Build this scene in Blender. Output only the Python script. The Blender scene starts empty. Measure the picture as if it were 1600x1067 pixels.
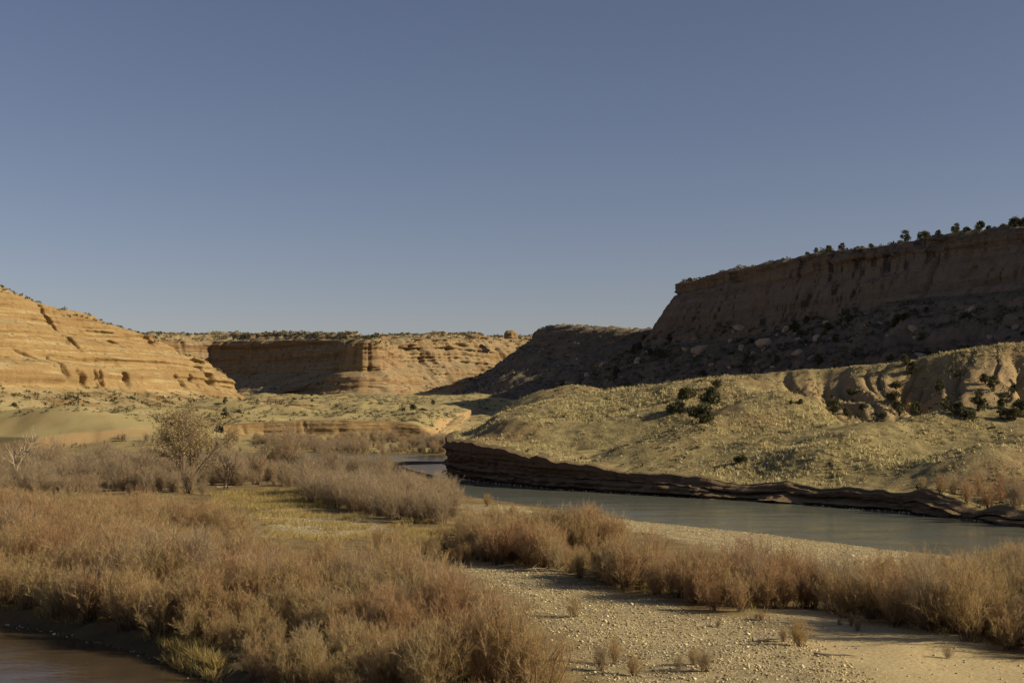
import bpy, bmesh, math, random
import numpy as np
from mathutils import Vector, Matrix

# ------------------------------------------------------------------ camera, sky, sun, exposure
SC = bpy.context.scene
COL = SC.collection
F = 2000.0            # focal length in photograph pixels (1600 wide)
CAMZ = 15.0
HORIZON = 640.0
PITCH = math.atan((HORIZON - 533.5) / F)
cam = bpy.data.cameras.new('camera')
cam.sensor_width = 36.0
cam.lens = F / 1600 * 36.0
cam.clip_start = 0.5
cam.clip_end = 20000
camo = bpy.data.objects.new('camera', cam)
camo.location = (0, 0, CAMZ)
camo.rotation_euler = (math.pi / 2 + PITCH, 0, 0)
COL.objects.link(camo)
SC.camera = camo

SUN_EL = math.radians(26.0)
SUN_AZ = math.radians(103.0)        # clockwise from +Y (view direction): from the right, a little behind
world = bpy.data.worlds.new('World')
SC.world = world
world.use_nodes = True
wn, wl = world.node_tree.nodes, world.node_tree.links
wn.clear()
sky = wn.new('ShaderNodeTexSky')
sky.sky_type = 'NISHITA'
sky.sun_disc = False
sky.sun_elevation = SUN_EL
sky.sun_rotation = SUN_AZ
sky.altitude = 1400
sky.air_density = 1.0
sky.dust_density = 1.6
sky.ozone_density = 3.5
bg = wn.new('ShaderNodeBackground')
bg.inputs['Strength'].default_value = 0.05
wo = wn.new('ShaderNodeOutputWorld')
tint = wn.new('ShaderNodeMix'); tint.data_type = 'RGBA'; tint.blend_type = 'MULTIPLY'; tint.inputs[0].default_value = 1.0
tint.inputs[7].default_value = (1.45, 1.08, 0.97, 1)          # the photograph's warm white balance
wl.new(sky.outputs[0], tint.inputs[6]); wl.new(tint.outputs[2], bg.inputs[0])
wl.new(bg.outputs[0], wo.inputs[0])

sl = bpy.data.lights.new('sun', 'SUN')
sl.energy = 4.2
sl.angle = math.radians(0.5)
sl.color = (1.0, 0.86, 0.62)
slo = bpy.data.objects.new('sun', sl)
COL.objects.link(slo)
sdir = Vector((math.sin(SUN_AZ) * math.cos(SUN_EL), math.cos(SUN_AZ) * math.cos(SUN_EL), math.sin(SUN_EL)))
slo.rotation_euler = sdir.to_track_quat('Z', 'Y').to_euler()
slo.location = (60, -40, 120)

SC.view_settings.view_transform = 'Standard'
SC.view_settings.look = 'None'
SC.view_settings.gamma = 1.0
SC.view_settings.exposure = 0.5
SC.view_settings.use_curve_mapping = False
SC.cycles.max_bounces = 5
SC.cycles.diffuse_bounces = 2
SC.cycles.transparent_max_bounces = 6

RNG = np.random.default_rng(7)
random.seed(7)

# ------------------------------------------------------------------ numpy noise
def _hash(ix, iy, iz, seed):
    h = (ix.astype(np.int64) * 374761393 + iy.astype(np.int64) * 668265263 + iz.astype(np.int64) * 2147483647 + seed * 974711) & 0xFFFFFFFF
    h = ((h ^ (h >> 13)) * 1274126177) & 0xFFFFFFFF
    h = ((h ^ (h >> 16)) * 2246822519) & 0xFFFFFFFF
    return ((h ^ (h >> 15)) & 0xFFFFFF) / float(0xFFFFFF) * 2 - 1

def vnoise(x, y, z=None, seed=0):
    x = np.asarray(x, float); y = np.asarray(y, float)
    z = np.zeros_like(x) if z is None else np.asarray(z, float)
    x, y, z = np.broadcast_arrays(x, y, z)
    ix, iy, iz = np.floor(x), np.floor(y), np.floor(z)
    fx, fy, fz = x - ix, y - iy, z - iz
    ux, uy, uz = [t * t * t * (t * (t * 6 - 15) + 10) for t in (fx, fy, fz)]
    r = 0
    flat = not np.any(fz)
    for dx in (0, 1):
        wx = ux if dx else 1 - ux
        for dy in (0, 1):
            wy = uy if dy else 1 - uy
            for dz in ((0,) if flat else (0, 1)):
                wz = 1.0 if flat else (uz if dz else 1 - uz)
                r = r + _hash(ix + dx, iy + dy, iz + dz, seed) * wx * wy * wz
    return r

def fbm(x, y, z=None, octaves=4, seed=0, gain=0.5):
    a, r, k = 1.0, 0, 1.0
    for o in range(octaves):
        r = r + a * vnoise(np.asarray(x) * k + 17.3 * o, np.asarray(y) * k - 9.1 * o, None if z is None else np.asarray(z) * k + 3.7 * o, seed + o)
        a *= gain; k *= 2.03
    return r

def sstep(a, b, x):
    t = np.clip((np.asarray(x, float) - a) / (b - a), 0, 1)
    return t * t * (3 - 2 * t)

# ------------------------------------------------------------------ layout helpers
def ray(px, py):
    u = (px - 800.0) / F; v = (533.5 - py) / F
    cp, sp = math.cos(PITCH), math.sin(PITCH)
    return np.array([u, cp - v * sp, sp + v * cp])
def gp(px, py, z=0.0):                       # where the ground of height z shows at a photograph pixel
    d = ray(px, py); t = (z - CAMZ) / d[2]
    return (d[0] * t, d[1] * t)
def at(px, py, Y):                           # the point at distance Y
    d = ray(px, py); t = Y / d[1]
    return (d[0] * t, Y, CAMZ + d[2] * t)

def seg_dist(x, y, pts, closed=False):
    """distance to a polyline, and arc position, side (+ = right of travel) and index weights"""
    pts = np.asarray(pts, float)
    n = len(pts)
    best = np.full(np.shape(x), 1e18); bs = np.zeros(np.shape(x)); bside = np.zeros(np.shape(x))
    s0 = 0.0
    for i in range(n if closed else n - 1):
        a = pts[i, :2]; b = pts[(i + 1) % n, :2]
        ab = b - a; L = math.hypot(*ab)
        t = np.clip(((x - a[0]) * ab[0] + (y - a[1]) * ab[1]) / (L * L), 0, 1)
        dx = x - (a[0] + t * ab[0]); dy = y - (a[1] + t * ab[1])
        d = dx * dx + dy * dy
        m = d < best
        best = np.where(m, d, best); bs = np.where(m, s0 + t * L, bs)
        bside = np.where(m, -(ab[0] * dy - ab[1] * dx), bside)
        s0 += L
    return np.sqrt(best), bs, np.sign(bside)

def inside(x, y, poly):
    x = np.asarray(x, float); y = np.asarray(y, float)
    r = np.zeros(np.shape(x), bool)
    n = len(poly)
    for i in range(n):
        x1, y1 = poly[i][:2]; x2, y2 = poly[(i + 1) % n][:2]
        if y1 == y2: continue
        c = ((y1 > y) != (y2 > y)) & (x < (x2 - x1) * (y - y1) / (y2 - y1) + x1)
        r ^= c
    return r

def sdf(x, y, poly):                          # + inside
    d, _, _ = seg_dist(x, y, poly, True)
    return np.where(inside(x, y, poly), d, -d)

# ------------------------------------------------------------------ mesh helpers
def mesh_from(name, verts, faces, mat, smooth=False, attrs=None):
    me = bpy.data.meshes.new(name)
    verts = np.asarray(verts, np.float32); faces = np.asarray(faces, np.int32)
    me.vertices.add(len(verts)); me.vertices.foreach_set('co', verts.ravel())
    k = faces.shape[1]
    me.loops.add(faces.size); me.loops.foreach_set('vertex_index', faces.ravel())
    me.polygons.add(len(faces))
    me.polygons.foreach_set('loop_start', np.arange(0, faces.size, k, dtype=np.int32))
    me.polygons.foreach_set('loop_total', np.full(len(faces), k, np.int32))
    if smooth: me.polygons.foreach_set('use_smooth', np.ones(len(faces), bool))
    for an, av in (attrs or {}).items():
        a = me.attributes.new(an, 'FLOAT', 'POINT'); a.data.foreach_set('value', np.asarray(av, np.float32).ravel())
    me.update(calc_edges=True)
    if mat: me.materials.append(mat)
    return me
def link(name, me, parent=None, loc=None):
    o = bpy.data.objects.new(name, me); COL.objects.link(o)
    if parent: o.parent = parent
    if loc is not None: o.location = loc
    return o
def tag(o, label=None, cat=None, group=None, kind=None):
    if label: o['label'] = label
    if cat: o['category'] = cat
    if group: o['group'] = group
    if kind: o['kind'] = kind
    return o
def grid_faces(nu, nv):
    i = np.arange(nu * nv).reshape(nu, nv)
    return np.stack([i[:-1, :-1], i[1:, :-1], i[1:, 1:], i[:-1, 1:]], -1).reshape(-1, 4)

# ------------------------------------------------------------------ materials
def new_mat(name, rough=0.9, spec=0.2):
    m = bpy.data.materials.new(name); m.use_nodes = True
    nt = m.node_tree; b = nt.nodes['Principled BSDF']
    b.inputs['Roughness'].default_value = rough
    b.inputs['Specular IOR Level'].default_value = spec
    return m, nt, b
class NT:
    def __init__(s, nt): s.nt = nt
    def n(s, t, **kw):
        x = s.nt.nodes.new(t)
        for k, v in kw.items(): setattr(x, k, v)
        return x
    def l(s, a, b): s.nt.links.new(a, b)
    def pos(s):
        return s.n('ShaderNodeNewGeometry').outputs['Position']
    def scale(s, vec, sc):
        m = s.n('ShaderNodeVectorMath', operation='MULTIPLY'); s.l(vec, m.inputs[0]); m.inputs[1].default_value = sc
        return m.outputs[0]
    def noise(s, vec, scale=1.0, detail=5, rough=0.55, dist=0.0):
        x = s.n('ShaderNodeTexNoise'); x.inputs['Scale'].default_value = scale; x.inputs['Detail'].default_value = detail
        x.inputs['Roughness'].default_value = rough; x.inputs['Distortion'].default_value = dist
        s.l(vec, x.inputs['Vector']); return x.outputs[0]
    def ramp(s, fac, stops, interp='LINEAR'):
        r = s.n('ShaderNodeValToRGB'); s.l(fac, r.inputs[0]); cr = r.color_ramp; cr.interpolation = interp
        while len(cr.elements) < len(stops): cr.elements.new(0.5)
        for e, (p, c) in zip(cr.elements, stops):
            e.position = p; e.color = (*c, 1) if len(c) == 3 else c
        return r.outputs[0]
    def mix(s, fac, a, b, blend='MIX'):
        m = s.n('ShaderNodeMix', data_type='RGBA', blend_type=blend)
        for v, sock in ((fac, m.inputs[0]), (a, m.inputs[6]), (b, m.inputs[7])):
            if isinstance(v, (int, float)): sock.default_value = v
            elif isinstance(v, tuple): sock.default_value = (*v, 1)
            else: s.l(v, sock)
        return m.outputs[2]
    def math(s, op, a, b=0.0, clamp=False):
        m = s.n('ShaderNodeMath', operation=op, use_clamp=clamp)
        for v, sock in ((a, m.inputs[0]), (b, m.inputs[1])):
            if isinstance(v, (int, float)): sock.default_value = v
            else: s.l(v, sock)
        return m.outputs[0]
    def step(s, x, a, b):
        m = s.n('ShaderNodeMapRange', interpolation_type='SMOOTHSTEP'); s.l(x, m.inputs[0])
        m.inputs[1].default_value = a; m.inputs[2].default_value = b
        return m.outputs[0]
    def bump(s, h, strength, dist, bsdf):
        b = s.n('ShaderNodeBump'); b.inputs['Strength'].default_value = strength; b.inputs['Distance'].default_value = dist
        s.l(h, b.inputs['Height']); s.l(b.outputs[0], bsdf.inputs['Normal'])
    def attr(s, name):
        a = s.n('ShaderNodeAttribute'); a.attribute_name = name; return a.outputs['Fac']
    def sep(s, v):
        x = s.n('ShaderNodeSeparateXYZ'); s.l(v, x.inputs[0]); return x.outputs

def rock_mat(name, pale, mid, dark, varnish, soil, scrub, streak=0.6, zs=1.0, soil_lo=0.55, soil_hi=0.8):
    """banded sandstone: colour by bed, water-stain streaks on steep faces, soil and low scrub on the flatter parts"""
    m, nt, b = new_mat(name, 0.92, 0.12); t = NT(nt)
    p = t.pos()
    warp = t.noise(t.scale(p, (0.012, 0.012, 0.012)), 1.0, 3)
    xyz = t.sep(p)
    zz = t.math('ADD', t.math('MULTIPLY', xyz[2], 0.10 * zs), t.math('MULTIPLY', warp, 0.9))
    cmb = t.n('ShaderNodeCombineXYZ'); t.l(zz, cmb.inputs[2]); t.l(t.math('MULTIPLY', xyz[0], 0.004), cmb.inputs[0])
    bed = t.noise(cmb.outputs[0], 1.0, 6, 0.7)
    col = t.ramp(bed, [(0.28, dark), (0.42, mid), (0.55, pale), (0.66, mid), (0.8, pale)])
    blot = t.noise(t.scale(p, (0.06, 0.06, 0.09)), 1.0, 6, 0.62)
    col = t.mix(t.math('MULTIPLY', t.step(blot, 0.42, 0.7), 0.5), col, mid)
    nz = t.sep(t.n('ShaderNodeNewGeometry').outputs['True Normal'])[2]
    st = t.noise(t.scale(p, (0.22, 0.22, 0.012)), 1.0, 5, 0.6)
    big = t.noise(t.scale(p, (0.02, 0.02, 0.015)), 1.0, 3)
    sm = t.math('MULTIPLY', t.step(st, 0.48, 0.62), t.step(big, 0.36, 0.58))
    sm = t.math('MULTIPLY', sm, t.math('SUBTRACT', 1.0, t.step(nz, 0.45, 0.68)))
    col = t.mix(t.math('MULTIPLY', sm, streak), col, varnish)
    flat = t.step(nz, soil_lo, soil_hi)
    patch = t.step(t.noise(t.scale(p, (0.05, 0.05, 0.05)), 1.0, 4), 0.36, 0.56)
    col = t.mix(t.math('MULTIPLY', flat, patch), col, soil)
    sc = t.step(t.noise(t.scale(p, (0.33, 0.33, 0.33)), 1.0, 4, 0.6), 0.56, 0.64)
    col = t.mix(t.math('MULTIPLY', t.math('MULTIPLY', flat, sc), 0.75), col, scrub)
    fine = t.noise(p, 0.9, 5, 0.65)
    col = t.mix(0.45, col, t.ramp(fine, [(0.25, (0.55, 0.55, 0.55)), (0.75, (1.35, 1.35, 1.35))]), 'MULTIPLY')
    t.l(col, b.inputs['Base Color'])
    hb = t.math('ADD', t.noise(t.scale(p, (0.25, 0.25, 1.1)), 1.0, 6, 0.65), t.math('MULTIPLY', fine, 0.5))
    t.bump(hb, 0.6, 0.8, b)
    return m

M = {}
M['rock_gold'] = rock_mat('golden_sandstone', (0.3, 0.206, 0.094), (0.24, 0.154, 0.067), (0.15, 0.086, 0.04), (0.2, 0.11, 0.06), (0.36, 0.28, 0.14), (0.055, 0.06, 0.03), 0.45)
M['rock_far'] = rock_mat('far_sandstone', (0.28, 0.197, 0.1), (0.215, 0.136, 0.067), (0.14, 0.08, 0.042), (0.17, 0.09, 0.055), (0.3, 0.24, 0.14), (0.05, 0.052, 0.032), 0.8)
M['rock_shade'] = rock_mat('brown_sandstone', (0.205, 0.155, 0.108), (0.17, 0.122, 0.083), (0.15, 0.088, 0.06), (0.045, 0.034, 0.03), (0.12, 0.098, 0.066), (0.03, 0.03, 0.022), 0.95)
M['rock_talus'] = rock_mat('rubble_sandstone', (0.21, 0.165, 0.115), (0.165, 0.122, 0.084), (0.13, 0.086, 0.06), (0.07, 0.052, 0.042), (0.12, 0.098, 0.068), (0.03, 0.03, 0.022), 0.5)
M['rock_bank'] = rock_mat('red_bank_rock', (0.3, 0.18, 0.1), (0.22, 0.12, 0.065), (0.15, 0.075, 0.042), (0.07, 0.045, 0.035), (0.28, 0.2, 0.1), (0.1, 0.085, 0.045), 0.5, 3.0)

def ground_mat():
    m, nt, b = new_mat('valley_soil', 0.95, 0.1); t = NT(nt); p = t.pos()
    big = t.noise(t.scale(p, (0.03, 0.03, 0.03)), 1.0, 5, 0.6)
    med = t.noise(t.scale(p, (0.25, 0.25, 0.25)), 1.0, 6, 0.65)
    fine = t.noise(p, 3.0, 5, 0.7)
    litter = t.ramp(med, [(0.3, (0.11, 0.075, 0.035)), (0.5, (0.2, 0.145, 0.065)), (0.7, (0.3, 0.225, 0.1))])
    gcell = t.n('ShaderNodeTexVoronoi'); gcell.inputs['Scale'].default_value = 3.2; t.l(p, gcell.inputs['Vector'])
    gcol = t.ramp(t.sep(gcell.outputs['Color'])[0], [(0.0, (0.32, 0.255, 0.135)), (0.5, (0.44, 0.355, 0.19)), (1.0, (0.57, 0.465, 0.27))])
    gcol = t.mix(t.step(gcell.outputs['Distance'], 0.05, 0.25), gcol, t.mix(0.3, gcol, (0.14, 0.11, 0.07)))
    sand = t.ramp(big, [(0.3, (0.45, 0.35, 0.18)), (0.7, (0.54, 0.43, 0.23))])
    col = t.mix(t.attr('gravel'), litter, gcol)
    col = t.mix(t.attr('sand'), col, sand)
    # far side: pale dry grass with dark low scrub and bare orange soil
    grass = t.ramp(big, [(0.3, (0.27, 0.215, 0.1)), (0.5, (0.36, 0.29, 0.135)), (0.7, (0.42, 0.345, 0.165))])
    spots = t.step(t.noise(t.scale(p, (0.16, 0.1, 0.16)), 1.0, 5, 0.65), 0.52, 0.62)
    grass = t.mix(t.math('MULTIPLY', spots, t.math('MULTIPLY', t.attr('scrub'), 0.8)), grass, (0.095, 0.085, 0.045))
    nz = t.sep(t.n('ShaderNodeNewGeometry').outputs['True Normal'])[2]
    bare = t.math('SUBTRACT', 1.0, t.step(nz, 0.70, 0.86))
    bare = t.math('MAXIMUM', bare, t.math('MULTIPLY', t.step(t.noise(t.scale(p, (0.018, 0.03, 0.02)), 1.0, 4), 0.6, 0.68), t.attr('scrub')))
    grass = t.mix(bare, grass, (0.36, 0.245, 0.12))
    col = t.mix(t.attr('far'), col, grass)
    wet = t.attr('wet')
    col = t.mix(t.math('MULTIPLY', wet, 0.65), col, (0.055, 0.04, 0.025))
    col = t.mix(0.5, col, t.ramp(fine, [(0.25, (0.6, 0.6, 0.6)), (0.75, (1.3, 1.3, 1.3))]), 'MULTIPLY')
    t.l(col, b.inputs['Base Color'])
    h = t.math('ADD', t.math('MULTIPLY', gcell.outputs['Distance'], -0.5), t.math('ADD', fine, med))
    t.bump(h, 0.6, 0.07, b)
    return m
M['ground'] = ground_mat()

def hill_mat():
    m, nt, b = new_mat('hill_soil', 0.95, 0.1); t = NT(nt); p = t.pos()
    big = t.noise(t.scale(p, (0.035, 0.035, 0.06)), 1.0, 5, 0.6)
    med = t.noise(t.scale(p, (0.45, 0.45, 0.45)), 1.0, 6, 0.7)
    fine = t.noise(p, 2.2, 5, 0.7)
    col = t.ramp(med, [(0.3, (0.14, 0.112, 0.054)), (0.5, (0.255, 0.205, 0.096)), (0.68, (0.38, 0.31, 0.15))])
    col = t.mix(t.math('MULTIPLY', t.step(big, 0.5, 0.66), 0.55), col, (0.27, 0.165, 0.085))
    nz = t.sep(t.n('ShaderNodeNewGeometry').outputs['True Normal'])[2]
    bare = t.math('MULTIPLY', t.attr('bad'), t.math('SUBTRACT', 1.0, t.math('MULTIPLY', t.step(med, 0.5, 0.62), 0.6)))
    col = t.mix(bare, col, t.ramp(big, [(0.35, (0.27, 0.185, 0.095)), (0.65, (0.35, 0.255, 0.135))]))
    steep = t.math('SUBTRACT', 1.0, t.step(nz, 0.5, 0.75))
    warp = t.noise(t.scale(p, (0.05, 0.05, 0.05)), 1.0, 3)
    cmb = t.n('ShaderNodeCombineXYZ'); t.l(t.math('ADD', t.math('MULTIPLY', t.sep(p)[2], 0.9), t.math('MULTIPLY', warp, 2.0)), cmb.inputs[2])
    bed = t.noise(cmb.outputs[0], 1.0, 5, 0.7)
    rock = t.ramp(bed, [(0.3, (0.085, 0.05, 0.03)), (0.5, (0.14, 0.085, 0.05)), (0.7, (0.2, 0.13, 0.075))])
    rock = t.mix(t.math('MULTIPLY', t.step(t.noise(t.scale(p, (0.5, 0.5, 0.05)), 1.0, 4), 0.52, 0.66), 0.6), rock, (0.08, 0.05, 0.035))
    rock = t.mix(t.step(nz, 0.6, 0.9), rock, (0.22, 0.155, 0.085))
    col = t.mix(t.math('MAXIMUM', t.math('MULTIPLY', steep, t.attr('bank')), t.attr('wall')), col, rock)
    col = t.mix(0.5, col, t.ramp(fine, [(0.25, (0.6, 0.6, 0.6)), (0.75, (1.3, 1.3, 1.3))]), 'MULTIPLY')
    t.l(col, b.inputs['Base Color'])
    t.bump(t.math('ADD', fine, t.math('MULTIPLY', med, 1.5)), 0.9, 0.3, b)
    return m
M['hill'] = hill_mat()

def water_mat(name, col, rough, sc, strength):
    m, nt, b = new_mat(name, rough, 0.5); t = NT(nt); p = t.pos()
    b.inputs['IOR'].default_value = 1.33
    big = t.noise(t.scale(p, (0.03, 0.05, 1)), 1.0, 4)
    t.l(t.mix(big, tuple(c * 0.8 for c in col), tuple(c * 1.2 for c in col)), b.inputs['Base Color'])
    n1 = t.noise(t.scale(p, (sc * 0.6, sc, sc)), 1.0, 4, 0.6)
    n2 = t.noise(t.scale(p, (sc * 0.08, sc * 0.16, sc)), 1.0, 3, 0.5)
    h = t.math('MULTIPLY', n1, t.step(n2, 0.25, 0.75))
    t.bump(h, strength, 0.12, b)
    return m
M['river'] = water_mat('silty_water', (0.15, 0.157, 0.12), 0.12, 1.1, 0.8)
M['channel'] = water_mat('brown_water', (0.075, 0.055, 0.034), 0.12, 2.5, 0.35)

def twig_mat(name, stops, trans=0.25, vary=0.35):
    m = bpy.data.materials.new(name); m.use_nodes = True; nt = m.node_tree; t = NT(nt)
    b = nt.nodes['Principled BSDF']; b.inputs['Roughness'].default_value = 0.85; b.inputs['Specular IOR Level'].default_value = 0.15
    oi = t.n('ShaderNodeObjectInfo')
    place_n = t.step(t.noise(t.scale(oi.outputs['Location'], (0.075, 0.075, 0.0)), 1.0, 3), 0.32, 0.68)
    ob = t.math('ADD', t.math('MULTIPLY', oi.outputs['Random'], 0.5), t.math('MULTIPLY', place_n, 0.5))
    f = t.math('ADD', t.math('MULTIPLY', ob, 1 - vary), t.math('MULTIPLY', t.attr('rnd'), vary))
    col = t.ramp(f, stops)
    col = t.mix(0.6, col, t.ramp(t.attr('rnd'), [(0.0, (0.6, 0.6, 0.6)), (1.0, (1.3, 1.3, 1.3))]), 'MULTIPLY')
    t.l(col, b.inputs['Base Color'])
    tr = t.n('ShaderNodeBsdfTranslucent'); t.l(col, tr.inputs[0])
    mx = t.n('ShaderNodeMixShader'); mx.inputs[0].default_value = trans
    t.l(b.outputs[0], mx.inputs[1]); t.l(tr.outputs[0], mx.inputs[2])
    t.l(mx.outputs[0], nt.nodes['Material Output'].inputs[0])
    return m
M['tamarisk'] = twig_mat('tamarisk_twigs', [(0.1, (0.36, 0.2, 0.1)), (0.3, (0.44, 0.275, 0.14)), (0.5, (0.49, 0.345, 0.19)), (0.7, (0.46, 0.355, 0.15)), (0.9, (0.45, 0.365, 0.25))], 0.4)
M['willow'] = twig_mat('willow_twigs', [(0.0, (0.36, 0.27, 0.17)), (0.5, (0.4, 0.315, 0.2)), (1.0, (0.45, 0.31, 0.17))], 0.35)
M['stem'] = twig_mat('dark_stems', [(0.0, (0.085, 0.055, 0.035)), (1.0, (0.15, 0.1, 0.065))], 0.0)
M['bark'] = twig_mat('grey_bark', [(0.0, (0.2, 0.155, 0.1)), (1.0, (0.25, 0.195, 0.13))], 0.0)
M['bark_dark'] = twig_mat('dark_bark', [(0.0, (0.05, 0.037, 0.027)), (1.0, (0.075, 0.055, 0.04))], 0.0)
M['bark_pale'] = twig_mat('pale_bark', [(0.0, (0.42, 0.34, 0.22)), (1.0, (0.5, 0.41, 0.28))], 0.0)
M['leaf_tan'] = twig_mat('dry_cottonwood_leaf', [(0.0, (0.3, 0.21, 0.1)), (0.5, (0.4, 0.3, 0.145)), (1.0, (0.48, 0.38, 0.19))], 0.35, 1.0)
M['juniper'] = twig_mat('juniper_foliage', [(0.0, (0.065, 0.065, 0.032)), (0.5, (0.1, 0.097, 0.047)), (1.0, (0.14, 0.127, 0.06))], 0.15, 0.5)
M['grass'] = twig_mat('dry_grass', [(0.0, (0.25, 0.21, 0.1)), (0.3, (0.45, 0.375, 0.185)), (0.7, (0.6, 0.515, 0.27)), (1.0, (0.68, 0.6, 0.34))], 0.3, 1.0)
M['grass_gold'] = twig_mat('golden_grass', [(0.0, (0.3, 0.22, 0.075)), (0.5, (0.42, 0.32, 0.12)), (1.0, (0.5, 0.4, 0.17))], 0.3, 1.0)
M['scrub'] = twig_mat('scrub_foliage', [(0.0, (0.06, 0.058, 0.03)), (0.5, (0.11, 0.1, 0.05)), (1.0, (0.18, 0.15, 0.075))], 0.1, 1.0)
M['pebble'] = twig_mat('river_pebble', [(0.0, (0.28, 0.22, 0.12)), (0.5, (0.44, 0.355, 0.19)), (0.85, (0.54, 0.45, 0.26)), (1.0, (0.66, 0.58, 0.38))], 0.0, 1.0)
M['driftwood'] = twig_mat('driftwood_grey', [(0.0, (0.3, 0.24, 0.17)), (1.0, (0.42, 0.35, 0.26))], 0.0)

# ------------------------------------------------------------------ river outlines (world metres)
near_shore = [(230, 40), (100, 88)] + [gp(*q) for q in ((1600, 885), (1490, 868), (1400, 860), (1200, 835), (1000, 815), (900, 800), (800, 785), (730, 775), (712, 757), (690, 745), (650, 736), (628, 729), (600, 722), (400, 720), (200, 716), (0, 712))] + [(-265, 441), (-700, 520)]
far_shore = [(-700, 640), (-300, 505), (-197, 488)] + [gp(*q) for q in ((200, 706), (400, 708), (550, 709), (690, 710))] + [(8, 424), (4, 380), (-3, 330), (6, 286), (37, 243), (62, 218), (76, 198), (84, 176), (112, 162), (150, 150), (260, 118)]
river_poly = near_shore + far_shore
chan_poly = [(-300, 125), (-120, 104), (-60, 94)] + [gp(*q) for q in ((0, 972), (100, 988), (230, 1018), (300, 1046), (350, 1064))] + [(-9, 60), (0, 51), (18, 41), (20, 34), (-300, 34)]
# a gravel spit in the far reach
spit = [gp(*q) for q in ((560, 727), (585, 722.5), (640, 721), (712, 721.5), (712, 724), (650, 725.5), (600, 729))]

bank_pts = np.array([(0, 470), (-8, 420), (-14, 360), (-15.2, 322), (-13.5, 300), (-8, 275), (8, 247), (23, 231), (47, 208), (60, 188), (68, 166), (100, 151), (130, 141), (230, 108), (420, 50)], float)
BQ = bank_pts[:, 0] * 0.8 - bank_pts[:, 1] * 0.6
bank_top = np.array([6, 7, 8, 8.6, 8.4, 7.9, 6.2, 3.4, 2.9, 2.6, 2.4, 2.4, 2.4, 2.4, 2.4])
DIRV = (0.6, 0.8)
def bank_at(q):
    return np.interp(q, BQ, bank_pts[:, 0]), np.interp(q, BQ, bank_pts[:, 1]), np.interp(q, BQ, bank_top)

crest = np.array([(-13, 324, 8.9), (-5, 326, 12.2), (0, 327, 14.6), (11.5, 331, 17.9), (22, 334, 19.8), (33, 335, 21.2), (51, 331, 23.2), (65, 326, 24.4), (80, 321, 25.5), (94, 313, 26.6), (107, 305, 29.2), (120, 300, 30.6), (145, 290, 32), (200, 270, 34), (400, 200, 36)], float)
CS = np.concatenate([[0], np.cumsum(np.hypot(*(np.diff(crest[:, :2], axis=0).T)))])
spurs = [  # (points, height, width)
    ([(-6, 292), (6, 284), (20, 280), (34, 282)], 2.6, 9),
    ([(24, 246), (40, 262), (56, 274), (74, 284)], 2.6, 9),
    ([(50, 222), (70, 240), (96, 254), (130, 262)], 2.8, 9),
    ([(66, 196), (88, 214), (120, 226)], 2.4, 8),
]
def hill_z(x, y):
    a = x * 0.98 - y * 0.2
    ca = crest[:, 0] * 0.98 - crest[:, 1] * 0.2
    s = np.interp(a, ca, CS); zc = np.interp(s, CS, crest[:, 2]); cx = np.interp(s, CS, crest[:, 0]); cy = np.interp(s, CS, crest[:, 1])
    d = (cx - x) * 0.2 + (cy - y) * 0.98
    front = d > 0
    d = np.abs(d)
    L = np.interp(cx, [-13, 0, 33, 80, 120, 400], [26, 62, 98, 128, 145, 150])
    D = zc - np.interp(cx, [-13, 10, 25, 60, 400], [8.0, 6.5, 3.2, 2.6, 2.4])
    t = np.clip(d / L, 0, 1)
    A = D * (0.35 * t + 0.65 * (t * t * (3 - 2 * t)))
    wob = fbm(x * 0.03, y * 0.03, seed=5, octaves=3)
    k = np.clip((d - 3) / (33 + 8 * wob), 0, 1)
    B = D * (0.5 * (k ** 0.85) + 0.5 * np.clip((d - 36) / (L - 36), 0, 1))
    w = sstep(46, 66, cx - 0.35 * np.where(front, d, 0) + 6 * wob)
    drop = A * (1 - w) + B * w
    z = zc - np.where(front, drop, np.minimum(d * 0.33, zc - 5))
    # erosion gullies in the steep part
    gs = s + 5 * fbm(x * 0.05, y * 0.05, seed=11, octaves=2) + 0.25 * d * vnoise(s * 0.05, s * 0 + 4, seed=3)
    g = np.clip(1 - np.abs(vnoise(gs * 0.10, d * 0.012, seed=21)) * 2.6, 0, 1) ** 1.25
    g2 = np.clip(1 - np.abs(vnoise(gs * 0.3 + 0.4 * g, d * 0.03 + 2.5, seed=22)) * 2.4, 0, 1) ** 1.2
    g3 = np.clip(1 - np.abs(vnoise(gs * 0.8, d * 0.08, seed=23)) * 2.4, 0, 1)
    mid = np.clip(d / 14, 0, 1) * (1 - sstep(36, 62, d))
    amp = w * np.where(front, mid, 0)
    z = z - amp * (3.4 * g + 1.9 * g2 + 0.6 * g3)
    for pts, h, wd in spurs:
        dd, ss, sd = seg_dist(x, y, pts)
        tot = sum(math.dist(pts[i], pts[i + 1]) for i in range(len(pts) - 1))
        z = z + h * np.exp(-(dd / wd) ** 2) * np.where(front, 1, 0) * sstep(0, 6, d)
    z = z + 0.9 * fbm(x * 0.04, y * 0.04, seed=31, octaves=3) * sstep(3, 15, d) + 0.22 * fbm(x * 0.35, y * 0.35, seed=33, octaves=3) + (0.3 * fbm(x * 0.11, y * 0.11, seed=34, octaves=3) - 0.4 * np.clip(1 - np.abs(vnoise(x * 0.05 + 0.02 * y, y * 0.02 - 0.03 * x, seed=35)) * 5, 0, 1)) * sstep(4, 16, d)
    # a rounded mound behind the ridge
    z = np.maximum(z, 22.3 - ((x - 20) / 26) ** 2 * 9 - ((y - 398) / 26) ** 2 * 9 + 0.5 * fbm(x * 0.1, y * 0.1, seed=8))
    return z, amp
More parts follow.
